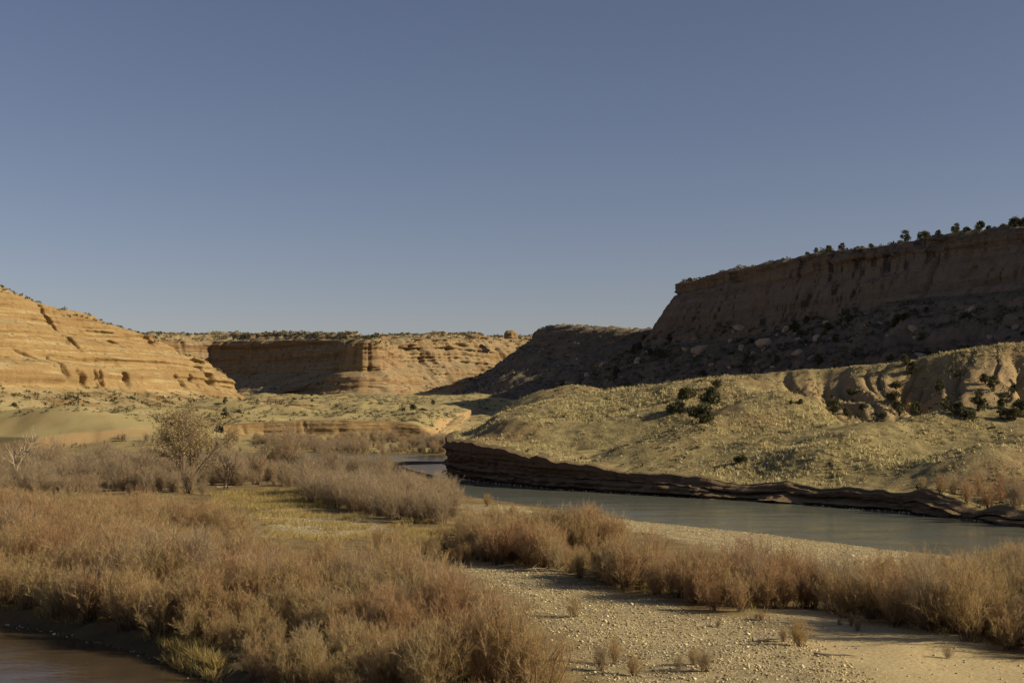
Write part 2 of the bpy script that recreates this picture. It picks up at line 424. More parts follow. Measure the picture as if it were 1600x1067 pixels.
def sheet_z(x, y):
    q = x * 0.8 - y * 0.6
    bx, by, bt = bank_at(q)
    v = (x - bx) * DIRV[0] + (y - by) * DIRV[1]
    hz, amp = hill_z(x, y)
    bt = bt + 0.7 * fbm(q * 0.11, q * 0 + 3, seed=41, octaves=3) + 0.14 * fbm(q * 0.5, q * 0 + 8, seed=42, octaves=3)
    w = sstep(0, 16, v)
    z = bt * (1 - w) + np.maximum(hz, bt + 0.02 * v) * w
    return np.where(v > 0, z, -9), v, amp

# ------------------------------------------------------------------ base ground
mounds = [(-205, 505, 8.5, 70, 22), (-150, 545, 7, 46, 20), (-250, 560, 10, 60, 30), (-148, 655, 9, 30, 26), (-205, 705, 10, 30, 26), (-110, 640, 5, 28, 22), (-80, 720, 5, 40, 26), (-170, 600, 4, 22, 16), (-120, 600, 4, 18, 14), (-230, 640, 7, 40, 22)]
LEDGE = [(-135, 492), (-112, 500), (-98, 507), (-80, 509), (-64, 507), (-48, 511), (-36, 510), (-31, 514), (-29.5, 522), (-29, 540), (-28, 600), (-25, 690)]
def ground_z(x, y):
    x = np.asarray(x, float); y = np.asarray(y, float)
    dr = -sdf(x, y, river_poly); dc = -sdf(x, y, chan_poly); ds = sdf(x, y, spit)
    dr = np.maximum(dr, np.where(ds > -8, ds * 0.7, -99))
    d = np.minimum(dr, dc)
    land = 0.04 + 0.5 * (1 - np.exp(-np.maximum(dr, 0) / 7)) + 0.85 * (1 - np.exp(-np.maximum(dc, 0) / 2.5)) * (1 - np.exp(-np.maximum(dr, 0) / 22))
    land = land + (0.32 * fbm(x * 0.07, y * 0.07, seed=51, octaves=4) + 0.07 * fbm(x * 0.6, y * 0.6, seed=52, octaves=3)) * sstep(0.5, 8, d)
    z = np.where(d > 0, land, np.maximum(-2.5, d * 0.25))
    z = z + 12.2 * (1 - sstep(6, 31, y)) * np.where(y < 34, 1, 0)
    # valley floor beyond the river
    up = np.interp(y, [436, 470, 505, 560, 700, 1000, 1500, 6000], [0, 1.0, 2.0, 3.2, 8.0, 23, 28, 36])
    z = z + np.where((d > 0) & (y > 380), up, 0) * sstep(0, 22, d)
    ld, ls, side = seg_dist(x, y, LEDGE)
    behind = side < 0
    w = np.interp(x, [-190, -130, -100, -27, -18], [55, 34, 4, 4, 30])
    hstep = np.interp(x, [-400, -130, -100, -40, -20, 10], [4.5, 4.5, 5.0, 7.2, 2.5, 0])
    ok = np.where((y > 470) & (x < 20), 1, 0)
    z = z + hstep * sstep(-w * 0.3, w, np.where(behind, ld, -ld)) * (1 - sstep(650, 950, y)) * ok
    for mx, my, mh, rx, ry in mounds:
        e = ((x - mx) / rx) ** 2 + ((y - my) / ry) ** 2
        z = z + mh * np.exp(-e * 1.3) * sstep(2, 30, d)
    far = sstep(440, 520, y)
    rid = 1 - np.abs(fbm(x * 0.018, y * 0.012, seed=61, octaves=3)) * 1.6
    z = z + far * (2.6 * fbm(x * 0.012, y * 0.012, seed=62, octaves=4) + 1.6 * rid * sstep(520, 600, y) + 0.35 * fbm(x * 0.12, y * 0.12, seed=63, octaves=3)) * (d > 0) * sstep(0, 25, d)
    return z

GRAVEL = [[(700, 893), (800, 902), (880, 915), (1010, 955), (1120, 990), (1210, 985), (1260, 1010), (1340, 1067), (1400, 1120), (900, 1120), (930, 1060), (870, 1010), (770, 935)],
          [(940, 800), (1100, 815), (1480, 866), (1500, 905), (1300, 905), (1200, 885), (1000, 838), (900, 820)],
          [(400, 812), (440, 800), (560, 806), (600, 835), (540, 858), (430, 850)],
          [(715, 790), (800, 788), (850, 800), (800, 812), (730, 808)]]
SAND = [[(1170, 975), (1290, 968), (1420, 1005), (1560, 1035), (1640, 1060), (1640, 1120), (1330, 1120), (1290, 1040), (1220, 1005)],
        ]
GRAVEL = [[gp(*q, 0.6) for q in P] for P in GRAVEL]; SAND = [[gp(*q, 0.6) for q in P] for P in SAND]
def zone(x, y, polys, soft):
    r = np.zeros(np.shape(x))
    for P in polys: r = np.maximum(r, sstep(-soft, soft, sdf(x, y, P) + soft * 0.9 * fbm(x * 0.3, y * 0.3, seed=71, octaves=3)))
    return r

def axis(segs):
    out = [segs[0][0]]
    for a, b, st in segs: out += list(np.linspace(a, b, max(2, int(round(abs(b - a) / st)) + 1))[1:])
    return np.array(out)
gx = axis([(-3000, -900, 150), (-900, -320, 12), (-320, -110, 2.2), (-110, 75, 0.95), (75, 260, 5), (260, 900, 40), (900, 3000, 150)])
gy = axis([(-60, 30, 6), (30, 66, 2.0), (66, 130, 0.7), (130, 240, 1.0), (240, 420, 2.0), (420, 640, 1.6), (640, 1000, 4), (1000, 1600, 15), (1600, 6000, 220)])
X, Y = np.meshgrid(gx, gy, indexing='ij')
Z = ground_z(X, Y)
drv = np.minimum(-sdf(X, Y, river_poly), -sdf(X, Y, chan_poly))
me = mesh_from('ground', np.stack([X, Y, Z], -1).reshape(-1, 3), grid_faces(len(gx), len(gy)), M['ground'], True,
               {'gravel': zone(X, Y, GRAVEL, 2.0), 'sand': zone(X, Y, SAND, 2.0), 'far': sstep(432, 446, Y + 6 * fbm(X * 0.05, Y * 0.05, seed=2)),
                'scrub': sstep(560, 640, Y + 0.25 * (X + 100)) * 1.0, 'wet': (1 - sstep(0.1, 2.2, drv))})
tag(link('ground', me), 'sandy valley floor with gravel bars and pale dry grass beyond the river', 'ground', kind='structure')

def ngon(name, pts, z, mat):
    bm = bmesh.new(); bm.faces.new([bm.verts.new((p[0], p[1], z)) for p in pts])
    bmesh.ops.triangulate(bm, faces=bm.faces[:]); bmesh.ops.recalc_face_normals(bm, faces=bm.faces[:])
    for f in bm.faces:
        if f.normal.z < 0: f.normal_flip()
    m = bpy.data.meshes.new(name); bm.to_mesh(m); bm.free(); m.materials.append(mat)
    return link(name, m)
tag(ngon('river', [(p[0] - 1.5, p[1] - 7) for p in near_shore] + [(p[0], p[1] + 7) for p in far_shore], 0.0, M['river']), 'wide grey-green river bending round the cut bank', 'river', kind='structure')
tag(ngon('side_channel', [(-300, 131), (-120, 110), (-56, 100), (-32, 94), (-20, 84), (-12, 74), (-4, 62), (4, 54), (24, 44), (26, 28), (-300, 28)], 0.0, M['channel']), 'dark brown side channel below the thicket', 'river', kind='structure')

# ------------------------------------------------------------------ peninsula hill with cut bank
qs = np.arange(BQ[0] + 0.5, 130, 0.5)
vs = np.concatenate([np.linspace(0, 12, 25), np.linspace(12.7, 130, 150), np.linspace(132, 330, 60)])
NW = 22
bx, by, bt = bank_at(qs)
# smooth the plan corners, roughen the face
ker = np.exp(-np.linspace(-2, 2, 17) ** 2); ker /= ker.sum()
pad = lambda a: np.convolve(np.pad(a, 8, mode='edge'), ker, 'valid')
bx, by = pad(bx), pad(by)
VX = np.zeros((len(qs), NW + len(vs))); VY = VX.copy(); VZ = VX.copy(); AMP = VX.copy(); BANK = VX.copy()
gx2 = bx[:, None] + vs[None, :] * DIRV[0]; gy2 = by[:, None] + vs[None, :] * DIRV[1]
sz, sv, samp = sheet_z(gx2 + DIRV[0] * 1e-3, gy2 + DIRV[1] * 1e-3)
sz[:, 0] = np.where(sz[:, 0] < -5, sz[:, 1], sz[:, 0])
top = sz[:, 0]
nx_, ny_ = np.gradient(by), -np.gradient(bx)
nl = np.hypot(nx_, ny_); nx_, ny_ = -nx_ / nl, -ny_ / nl
if (nx_[len(qs) // 2] * DIRV[0] + ny_[len(qs) // 2] * DIRV[1]) > 0: nx_, ny_ = -nx_, -ny_
for k in range(NW):
    f = k / NW
    z = -1.6 + (top + 1.6) * f
    tall = sstep(3.0, 6.0, top)
    stair = (np.floor((1 - f) * 3 + 0.5 * vnoise(qs * 0.08, qs * 0 + k * 0.15, seed=86)) + np.clip(((1 - f) * 3 % 1) * 1.6, 0, 1)) / 3
    lowout = np.maximum(stair, 0) * (1 - tall) * (3.2 + 1.6 * fbm(qs * 0.06, qs * 0, seed=87, octaves=3)) + 0.2                          # low banks slope out, tall ones undercut
    bulge = tall * (1.3 * np.sin(f * math.pi * 0.9) - 0.9 * (1 - f) + 0.9 * f)
    beds = 0.75 * np.tanh(3 * vnoise(z * 1.3, qs * 0.01, seed=81)) + 0.4 * np.tanh(3 * vnoise(z * 3.1, qs * 0.03, seed=82))
    rough = 0.9 * fbm(qs * 0.16, z * 0.35, seed=83, octaves=4)
    rough = rough + (1 - tall) * (1.1 * fbm(qs * 0.42, z * 0.9 + 5, seed=84, octaves=4) + 0.8 * np.tanh(4 * vnoise(qs * 0.22, z * 1.2, seed=85)))
    zq = np.floor((z + 0.4 * vnoise(qs * 0.07, qs * 0, seed=88)) / 0.55); cell = np.floor(qs / (1.4 + 0.9 * (zq % 3)) + zq * 0.37)
    rough = rough * 0.7 + (0.4 * _hash(cell, zq, cell * 0, 89) + 0.15 * _hash(np.floor(qs / 0.9), zq, cell * 0, 90)) * (1 - f ** 3)
    o = lowout + bulge + (beds + rough) * (0.6 + 0.4 * tall) * np.sin(min(1, f * 1.2) * math.pi) ** 0.5
    VX[:, k] = bx + nx_ * o; VY[:, k] = by + ny_ * o; VZ[:, k] = z; BANK[:, k] = 1
VX[:, NW:] = gx2; VY[:, NW:] = gy2; VZ[:, NW:] = sz; AMP[:, NW:] = samp
edge = sstep(300, 330, vs)[None, :]
VZ[:, NW:] = VZ[:, NW:] * (1 - edge) + 2.0 * edge
BANK[:, NW:] = 1 - sstep(5, 20, vs)[None, :]
_hillfaces = grid_faces(*VX.shape)
me = mesh_from('hill', np.stack([VX, VY, VZ], -1).reshape(-1, 3), grid_faces(*VX.shape), M['hill'], True, {'bad': AMP, 'bank': BANK, 'wall': (np.arange(VX.shape[1]) < NW)[None, :] + 0 * VX})
me.polygons.foreach_set('use_smooth', ~(np.max(_hillfaces % VX.shape[1], 1) <= NW))
hill = tag(link('hill', me), 'rolling hill of pale bunchgrass with gullied flank above a red cut bank', 'hill', kind='structure')

# ------------------------------------------------------------------ mesas and cliffs: a profile swept along the rim
def smooth1(a, n):
    k = np.exp(-np.linspace(-2, 2, 2 * n + 1) ** 2); k /= k.sum()
    return np.convolve(np.pad(a, n, mode='edge'), k, 'valid')
def mesa(name, rim, base, profs, nu, mat, strata=1.6, joints=1.2, rough=1.4, talus=1.2, seed=0, nsm=14, psm=3, back=(0.0, 1.0), f3w=0.5, dents=(), flute=0.0):
    """rim: (x, y, z) from left to right; profs: [(u, [(out, h, rows, strata weight, rubble weight)])]"""
    rim = np.asarray(rim, float)
    s = np.concatenate([[0], np.cumsum(np.hypot(np.diff(rim[:, 0]), np.diff(rim[:, 1])))])
    S0 = np.linspace(0, s[-1], 4000); u0 = 800 + F * np.interp(S0, s, rim[:, 0]) / np.interp(S0, s, rim[:, 1])
    wt = np.where((u0 > -60) & (u0 < 1680), 1.0, 0.22); cw_ = np.cumsum(wt); S = np.interp(np.linspace(cw_[0], cw_[-1], nu), cw_, S0)
    px, py, pz = [smooth1(np.interp(S, s, rim[:, i]), psm) for i in range(3)]
    tx, ty = smooth1(np.gradient(px, S), nsm), smooth1(np.gradient(py, S), nsm)
    l = np.hypot(tx, ty); nx, ny = ty / l, -tx / l
    b = np.interp(S, s, base) if np.ndim(base) else np.full(nu, float(base))
    U = S / s[-1]
    us = [u for u, _ in profs]
    O = []; H = []; W = []; T = []
    nseg = len(profs[0][1]) - 1
    for j in range(nseg):
        rows = profs[0][1][j + 1][2]
        for k in range(rows):
            f = k / rows
            vals = []
            for c in (0, 1, 3, 4):
                A = np.interp(U, us, [p[j][c] for _, p in profs]); B = np.interp(U, us, [p[j + 1][c] for _, p in profs])
                vals.append(A + (B - A) * f)
            for lst, v in zip((O, H, W, T), vals): lst.append(v)
    for lst, c in zip((O, H, W, T), (0, 1, 3, 4)): lst.append(np.interp(U, us, [p[-1][c] for _, p in profs]))
    O, H, W, T = [np.stack(a, 1) for a in (O, H, W, T)]
    Zv = b[:, None] + (pz - b)[:, None] * H
    Sg = np.repeat(S[:, None], O.shape[1], 1)
    lowf = vnoise(Sg * 0.012, Sg * 0 + 1.5, seed=seed)
    zb = Zv + 2.5 * lowf
    beds = np.tanh(3.2 * vnoise(zb * 0.16, Sg * 0.004, seed=seed + 1)) * 0.9 + np.tanh(3 * vnoise(zb * 0.42, Sg * 0.012, seed=seed + 2)) * 0.5 + 0.25 * np.tanh(3 * vnoise(zb * 1.05, Sg * 0.03, seed=seed + 3))
    jn = -np.maximum(0, 1 - np.abs(vnoise(Sg * 0.045 + 0.02 * Zv * vnoise(Sg * 0.01, Sg * 0, seed=9), Zv * 0.012, seed=seed + 4)) * 7) * 1.6
    jn = jn - np.maximum(0, 1 - np.abs(vnoise(Sg * 0.16, Zv * 0.02, seed=seed + 5)) * 5) * 0.6
    blocky = np.tanh(4 * vnoise(Sg * 0.10, np.floor(zb * 0.12) * 3.7, seed=seed + 6)) * 0.7
    big = fbm(Sg * 0.018, Zv * 0.03, seed=seed + 7, octaves=5, gain=0.55)
    x0 = px[:, None] + nx[:, None] * O; y0 = py[:, None] + ny[:, None] * O
    f3 = fbm(x0 * 0.10, y0 * 0.10, zb * 0.2, seed=seed + 20, octaves=5, gain=0.6)
    band = np.tanh(6 * vnoise(zb * 0.23 + 0.35 * vnoise(Sg * 0.03, Zv * 0.02, seed=seed + 31), Sg * 0.009, seed=seed + 30))
    thin = np.tanh(5 * vnoise(zb * 0.75 + 0.3 * f3, Sg * 0.02, seed=seed + 32))
    d = W * (strata * (0.7 * beds + 0.6 * band + 0.3 * thin) + joints * (jn + blocky) + rough * (1.6 * big + f3w * f3))
    fl = np.abs(vnoise(Sg * 0.07 + 0.01 * Zv, Zv * 0.012, seed=seed + 50)) * 1.6 + np.abs(vnoise(Sg * 0.23, Zv * 0.03, seed=seed + 51)) * 0.7 + 0.3 * fbm(Sg * 0.5, Zv * 0.12, seed=seed + 52, octaves=3)
    d = d + flute * (fl - 0.6) * np.clip(W * 4, 0, 1) * (T < 0.3)
    U0 = 800 + F * x0 / y0; V0 = HORIZON - F * (Zv - CAMZ) / y0
    for a_, b_, w_, h_, dep, ang in dents:                       # hollows and clefts weathered into the face
        k_ = np.argmin((U0 - a_) ** 2 + (V0 - b_) ** 2 + 1e6 * (W <= 0.2)); s0_, z0_ = Sg.ravel()[k_], Zv.ravel()[k_]
        ca_, sa_ = math.cos(ang), math.sin(ang); p_ = (Sg - s0_) * ca_ + (Zv - z0_) * sa_; q_ = -(Sg - s0_) * sa_ + (Zv - z0_) * ca_
        e_ = np.sqrt((p_ / w_) ** 2 + (q_ / h_) ** 2) + 0.25 * vnoise(Sg * 0.4, Zv * 0.4, seed=seed + 40)
        d = d - dep * (1 - sstep(0.55, 1.0, e_)) * (W > 0.05)
    On = np.maximum(O, -12.0); Ob = np.maximum(-12.0 - O, 0)                # the plateau runs straight back from the rim
    xx = px[:, None] + nx[:, None] * (On + d) + back[0] * Ob; yy = py[:, None] + ny[:, None] * (On + d) + back[1] * Ob
    rub = fbm(xx * 0.09, yy * 0.09, seed=seed + 8, octaves=5, gain=0.62)
    rid = np.abs(fbm(Sg * 0.035, O * 0.008, seed=seed + 9, octaves=3))
    zz = Zv + T * talus * (rub * 1.6 - rid * 2.2)
    me = mesh_from(name, np.stack([xx, yy, zz], -1).reshape(-1, 3), grid_faces(*xx.shape), mat, False)
    o = link(name, me)
    return o, (xx, yy, zz, H, O)

# profile rows: (out, h, rows up to here, strata weight, rubble weight)
# left golden slickrock cliff
A_top = [(-260, 1.10, 1, 0, .6), (-90, 1.06, 8, .1, .8), (-34, 1.03, 10, .5, .5), (-20, 0.99, 8, 1.2, .1), (-13, 0.90, 10, 1.3, 0), (-5, 0.87, 8, .6, 0), (1, 0.63, 26, .45, 0), (9, 0.585, 12, .5, 0), (13, 0.30, 28, .6, 0), (20, 0.26, 12, .7, 0), (25, 0.05, 8, .6, .1), (33, 0.0, 8, .5, .5), (60, -0.10, 10, .1, .8), (110, -0.35, 6, 0, .6)]
A_nose = [(-120, 0.7, 1, 0, .3), (-60, 0.85, 8, .1, .3), (-25, 0.95, 10, .3, .1), (-14, 0.98, 8, .5, 0), (-8, 0.98, 10, .6, 0), (-3, 0.94, 8, .6, 0), (1, 0.66, 26, .5, 0), (5, 0.62, 12, .6, 0), (7.5, 0.30, 28, .8, 0), (10, 0.26, 12, .8, 0), (13, 0.06, 8, .6, 0), (20, 0.0, 8, .5, .4), (40, -0.10, 10, .1, .6), (80, -0.5, 6, 0, .5)]
rimA = [at(-900, 425, 430), at(-500, 425, 500), at(-200, 425, 580), at(0, 429, 640), at(40, 438, 655), at(110, 470, 680), at(180, 490, 705), at(222, 507, 722), at(250, 516, 735), at(290, 542, 752), at(325, 560, 768), at(346, 572, 788), at(355, 582, 830), at(340, 602, 900), at(300, 602, 960)]
left_cliff, GA = mesa('cliff', rimA, [24, 24, 24, 24, 24, 24, 23, 22, 22, 21, 20, 20, 20, 20, 20], [(0, A_top), (0.52, A_top), (0.68, A_nose), (1, A_nose)], 700, M['rock_gold'], 2.1, 0.9, 2.4, 1.0, seed=100, nsm=22, psm=5, back=(-0.85, 0.53), f3w=0.3, dents=[(88, 512, 15, 1.6, 3.5, -1.05), (105, 530, 4, 3, 3, 0), (127, 592, 3, 6, 4, .5), (152, 590, 2.2, 6, 3.5, .3), (160, 592, 1.5, 5, 3, .2), (197, 592, 2, 5, 4, .1), (286, 572, 9, 3.5, 4, .1), (305, 566, 7, 2.5, 4, 0), (282, 594, 3, 5, 4, 0), (298, 595, 1.5, 5, 3, 0), (322, 588, 5, 9, 5, .35), (180, 537, 6, 2.2, 2.5, -.2), (10, 563, 14, 2.5, 2, 0), (230, 530, 8, 3, 2.5, -.5), (250, 545, 9, 3, 3, -.6), (50, 560, 12, 1.5, 2, -.4), (95, 575, 2, 7, 3, .4), (150, 520, 12, 1.4, 2, 0)])
tag(left_cliff, 'sunlit golden slickrock cliff stepping down to a rounded nose', 'cliff', kind='structure')

# far wall with a butte promontory
B_wall = [(-500, 1.12, 1, 0, .5), (-160, 1.05, 6, 0, .8), (-60, 1.03, 10, .4, .8), (-24, 0.98, 10, 1.5, .3), (-14, 0.90, 8, 1.6, .1), (-3, 0.86, 8, .9, 0), (2, 0.60, 18, .7, 0), (8, 0.42, 14, .8, 0), (26, 0.28, 14, 1.0, .2), (50, 0.15, 14, .8, .6), (85, 0.03, 12, .3, 1), (150, -0.1, 8, 0, .8)]
B_slick = [(-500, 1.10, 1, 0, .5), (-160, 1.04, 6, 0, .8), (-60, 1.02, 10, .4, .8), (-24, 0.98, 10, 1.5, .3), (-14, 0.92, 8, 1.6, .1), (-4, 0.88, 8, 1.2, 0), (4, 0.70, 18, 1.7, 0), (16, 0.50, 16, 1.9, 0), (34, 0.30, 16, 1.9, .1), (56, 0.12, 16, 1.4, .5), (85, 0.02, 12, .3, 1), (150, -0.1, 8, 0, .8)]
B_butte = [(-500, 1.10, 1, 0, .5), (-160, 1.04, 6, 0, .8), (-40, 1.0, 10, .3, .5), (-10, 0.98, 10, .8, .2), (-4, 0.95, 8, 1.0, 0), (-1, 0.86, 8, .6, 0), (1, 0.60, 18, .5, 0), (3, 0.46, 14, .8, 0), (14, 0.40, 14, 1.0, 0), (22, 0.12, 14, 1.0, .2), (34, 0.02, 12, .5, .6), (90, -0.1, 8, 0, .8)]
rimB = [at(60, 518, 1230), at(250, 518, 1290), at(330, 518, 1325), at(360, 518, 1318), at(440, 517, 1255), at(520, 517, 1185), at(540, 524, 1160), at(541, 527, 1120), at(546, 527, 1108), at(566, 527, 1102), at(592, 527, 1106), at(601, 526, 1118), at(604, 524, 1150), at(610, 520, 1222), at(640, 518, 1236), at(700, 517, 1262), at(760, 518, 1302), at(800, 522, 1335), at(900, 524, 1450), at(1100, 524, 1650)]
far_cliff, GB = mesa('far_cliff', rimB, 24, [(0, B_wall), (0.335, B_wall), (0.365, B_butte), (0.455, B_butte), (0.49, B_slick), (1, B_slick)], 760, M['rock_far'], 1.7, 1.5, 1.6, 1.5, seed=200, nsm=9, psm=2, flute=1.6, dents=[(606, 552, 5, 20, 9, 0), (575, 556, 1, 16, 2.5, 0), (553, 555, 1, 16, 2, 0), (640, 545, 16, 4, 4, 0), (720, 540, 12, 3, 3, 0), (690, 575, 14, 2, 3, 0)])
tag(far_cliff, 'far banded canyon wall with a square sunlit butte standing forward', 'cliff', kind='structure')

# dark slope of the middle mesa
C_prof = [(-500, 1.10, 1, 0, .5), (-120, 1.03, 6, 0, .8), (-30, 1.01, 10, .3, .8), (-6, 0.99, 8, 1, .3), (0, 0.94, 8, 1.2, .1), (6, 0.84, 8, 1.1, .2), (18, 0.68, 14, .9, .5), (36, 0.47, 16, .8, .7), (60, 0.22, 18, .6, .8), (84, 0.02, 16, .4, 1.0), (150, -0.15, 8, 0, 1)]
rimC = [at(990, 516, 1500), at(900, 512, 1300), at(840, 509, 1130), at(838, 509, 1060), at(855, 508, 1010), at(920, 511, 960), at(1005, 516, 915), at(1120, 520, 860), at(1300, 520, 820)]
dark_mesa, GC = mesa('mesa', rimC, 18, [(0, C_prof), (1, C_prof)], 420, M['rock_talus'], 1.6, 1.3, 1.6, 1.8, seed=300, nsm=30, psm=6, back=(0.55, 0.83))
tag(dark_mesa, 'dark shaded mesa slope of rubble and ledges beyond the grassy hill', 'mesa', kind='structure')

# the great shaded cliff above the hill
D_prof = [(-700, 1.10, 1, 0, .5), (-160, 1.06, 8, 0, .8), (-50, 1.035, 14, .3, .8), (-12, 1.012, 14, .6, .6), (-2, 1.0, 8, .8, .2), (0.8, 0.975, 8, .8, 0), (1.2, 0.925, 14, .9, 0), (0.4, 0.905, 6, .6, 0), (1.0, 0.88, 8, .4, 0), (4, 0.78, 20, .3, 0), (9, 0.62, 24, .3, 0), (15, 0.50, 20, .4, 0), (24, 0.44, 8, .4, .5), (60, 0.24, 30, .4, 1.2), (105, 0.0, 26, .2, 1.2), (150, -0.2, 8, 0, 1)]
D_right = [(-700, 1.10, 1, 0, .5), (-160, 1.06, 8, 0, .8), (-50, 1.035, 14, .3, .8), (-12, 1.012, 14, .6, .6), (-2, 1.0, 8, .8, .2), (0.8, 0.975, 8, .8, 0), (1.2, 0.925, 14, .9, 0), (0.4, 0.905, 6, .6, 0), (1.0, 0.89, 8, .4, 0), (3, 0.83, 20, .3, 0), (7, 0.72, 24, .3, 0), (12, 0.63, 20, .4, 0), (20, 0.58, 8, .4, .5), (56, 0.32, 30, .4, 1.2), (105, 0.0, 26, .2, 1.2), (150, -0.2, 8, 0, 1)]
rimD = [at(1300, 440, 1250), at(1190, 440, 1000), at(1100, 441, 860), at(1062, 441, 808), at(1064, 440, 778), at(1090, 433, 758), at(1150, 418, 722), at(1250, 399, 672), at(1350, 383, 628), at(1450, 369, 590), at(1540, 357, 560), at(1600, 350, 541), at(1800, 330, 480), at(2200, 310, 400), at(2900, 300, 320)]
D_nose = [tuple(r) for r in D_prof]
for k_, (o_, h_) in enumerate([(3.0, .89), (8, .80), (15, .66), (24, .50), (32, .44)]): D_nose[8 + k_] = (o_, h_) + D_prof[8 + k_][2:]
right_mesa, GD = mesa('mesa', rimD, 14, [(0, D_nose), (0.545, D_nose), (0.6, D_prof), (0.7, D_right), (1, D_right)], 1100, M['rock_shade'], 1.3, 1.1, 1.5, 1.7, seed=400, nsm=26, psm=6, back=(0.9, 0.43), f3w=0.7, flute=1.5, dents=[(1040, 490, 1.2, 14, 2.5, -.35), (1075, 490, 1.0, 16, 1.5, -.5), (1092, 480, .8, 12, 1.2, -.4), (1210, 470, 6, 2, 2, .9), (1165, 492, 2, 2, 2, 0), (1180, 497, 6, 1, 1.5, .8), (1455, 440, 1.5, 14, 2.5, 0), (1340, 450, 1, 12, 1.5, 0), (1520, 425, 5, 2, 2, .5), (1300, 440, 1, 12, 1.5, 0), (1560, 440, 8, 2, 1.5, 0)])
tag(right_mesa, 'tall shaded sandstone mesa with a flat juniper-lined rim above the hill', 'mesa', kind='structure')

# low orange ledge along the far bank
L_prof = [(-14, 1.02, 1, 0, .1), (-4, 1.0, 6, .2, .1), (-0.5, 0.97, 4, .5, 0), (0.4, 0.8, 8, .8, 0), (0.8, 0.45, 10, .9, 0), (1.5, 0.15, 8, .8, 0), (3.5, -0.1, 6, .3, .3), (7, -0.4, 4, 0, .2)]
lp = np.array(LEDGE[1:], float)
lz0 = ground_z(lp[:, 0] + 0.5, lp[:, 1] + 7); lz1 = ground_z(lp[:, 0], lp[:, 1] - 6)
rimL = [(p[0], p[1] - 2.5, max(a + 0.4, b + 2.5)) for p, a, b in zip(lp, lz0, lz1)]
ledge, GL = mesa('ledge', rimL, list(lz1), [(0, L_prof), (1, L_prof)], 420, M['rock_gold'], 0.7, 0.6, 0.7, 0.15, seed=500, nsm=10, psm=3)
tag(ledge, 'low orange sandstone ledge along the far river bank', 'ledge', kind='structure')

# ------------------------------------------------------------------ plant builders
def tri_strands(P, D, L, W, rng):
    """thin triangles from points P along D, length L, width W"""
    n = len(P)
    r = rng.normal(size=(n, 3)); side = np.cross(D, r); side /= np.linalg.norm(side, axis=1)[:, None] + 1e-9
    v = np.empty((n, 3, 3)); v[:, 0] = P - side * W[:, None] / 2; v[:, 1] = P + side * W[:, None] / 2; v[:, 2] = P + D * L[:, None]
    return v.reshape(-1, 3)
def norm(a): return a / (np.linalg.norm(a, axis=-1, keepdims=True) + 1e-9)

def tube(paths, sides=4):
    """paths: list of (points, radii) -> verts, quads"""
    V = []; Fc = []; off = 0
    for pts, rad in paths:
        pts = np.asarray(pts, float); n = len(pts)
        tan = norm(np.gradient(pts, axis=0))
        ref = np.array([0.31, 0.95, 0.05]); a = norm(np.cross(tan, ref)); b = np.cross(tan, a)
        ang = np.arange(sides) / sides * 2 * math.pi
        ring = pts[:, None, :] + np.asarray(rad)[:, None, None] * (np.cos(ang)[None, :, None] * a[:, None, :] + np.sin(ang)[None, :, None] * b[:, None, :])
        V.append(ring.reshape(-1, 3))
        i = np.arange(n * sides).reshape(n, sides) + off; j = np.roll(i, -1, 1)
        Fc.append(np.stack([i[:-1], j[:-1], j[1:], i[1:]], -1).reshape(-1, 4)); off += n * sides
    return np.concatenate(V), np.concatenate(Fc)

def shrub_meshes(name, seed, h=3.6, spread=0.55, stems=22, bl=13, tw=16, mat='tamarisk', twig=(0.22, 0.5), width=0.016, droop=0.0):
    rng = np.random.default_rng(seed)
    SP = []; SD = []; SL = []; paths = []
    for i in range(stems):
        a = rng.uniform(0, 2 * math.pi); lean = abs(rng.normal(0, spread)); lean = min(lean, 1.15)
        ln = h * rng.uniform(0.6, 1.05) * (1 - 0.18 * lean)
        d = np.array([math.cos(a) * math.sin(lean), math.sin(a) * math.sin(lean), math.cos(lean)])
        p = np.array([rng.normal(0, 0.22), rng.normal(0, 0.22), -0.1]); pts = [p]
        n = 7
        for k in range(n):
            d = norm(d + rng.normal(0, 0.10, 3) + np.array([0, 0, 0.05 - droop * k / n])); p = p + d * ln / n; pts.append(p)
        pts = np.array(pts); paths.append((pts, np.linspace(0.028, 0.006, n + 1)))
        for b in range(bl):
            f = 0.16 + 0.84 * (b + rng.uniform()) / bl; x = f * n; k = min(int(x), n - 1); q = pts[k] + (pts[k + 1] - pts[k]) * (x - k)
            ax = norm(pts[min(k + 1, n)] - pts[k])
            bd = norm(ax * 0.8 + norm(rng.normal(size=3)) * 0.75 + np.array([0, 0, 0.35]))
            L = (0.35 + 0.55 * (1 - abs(f - 0.5))) * h / 3.6 * rng.uniform(0.6, 1.2)
            SP.append(q[None]); SD.append(bd[None]); SL.append(np.array([[L, 0.02]]))
            t = rng.uniform(0.1, 1.0, tw)
            tp = q + bd * (L * t)[:, None]
            td = norm(bd * 0.8 + rng.normal(0, 0.5, (tw, 3)) + np.array([0, 0, 0.3 - droop]))
            SP.append(tp); SD.append(td); SL.append(np.stack([rng.uniform(*twig, tw) * h / 3.6, np.full(tw, width)], 1))
    SP, SD, SL = np.concatenate(SP), np.concatenate(SD), np.concatenate(SL)
    v = tri_strands(SP, SD, SL[:, 0], SL[:, 1], rng)
    n = len(SP)
    me = mesh_from(name + '_twigs', v, np.arange(n * 3).reshape(-1, 3), M[mat], False, {'rnd': np.repeat(rng.uniform(0, 1, n), 3)})
    sv, sf = tube(paths, 3)
    ms = mesh_from(name + '_stems', sv, sf, M['stem'], False, {'rnd': np.repeat(rng.uniform(), len(sv))})
    return me, ms

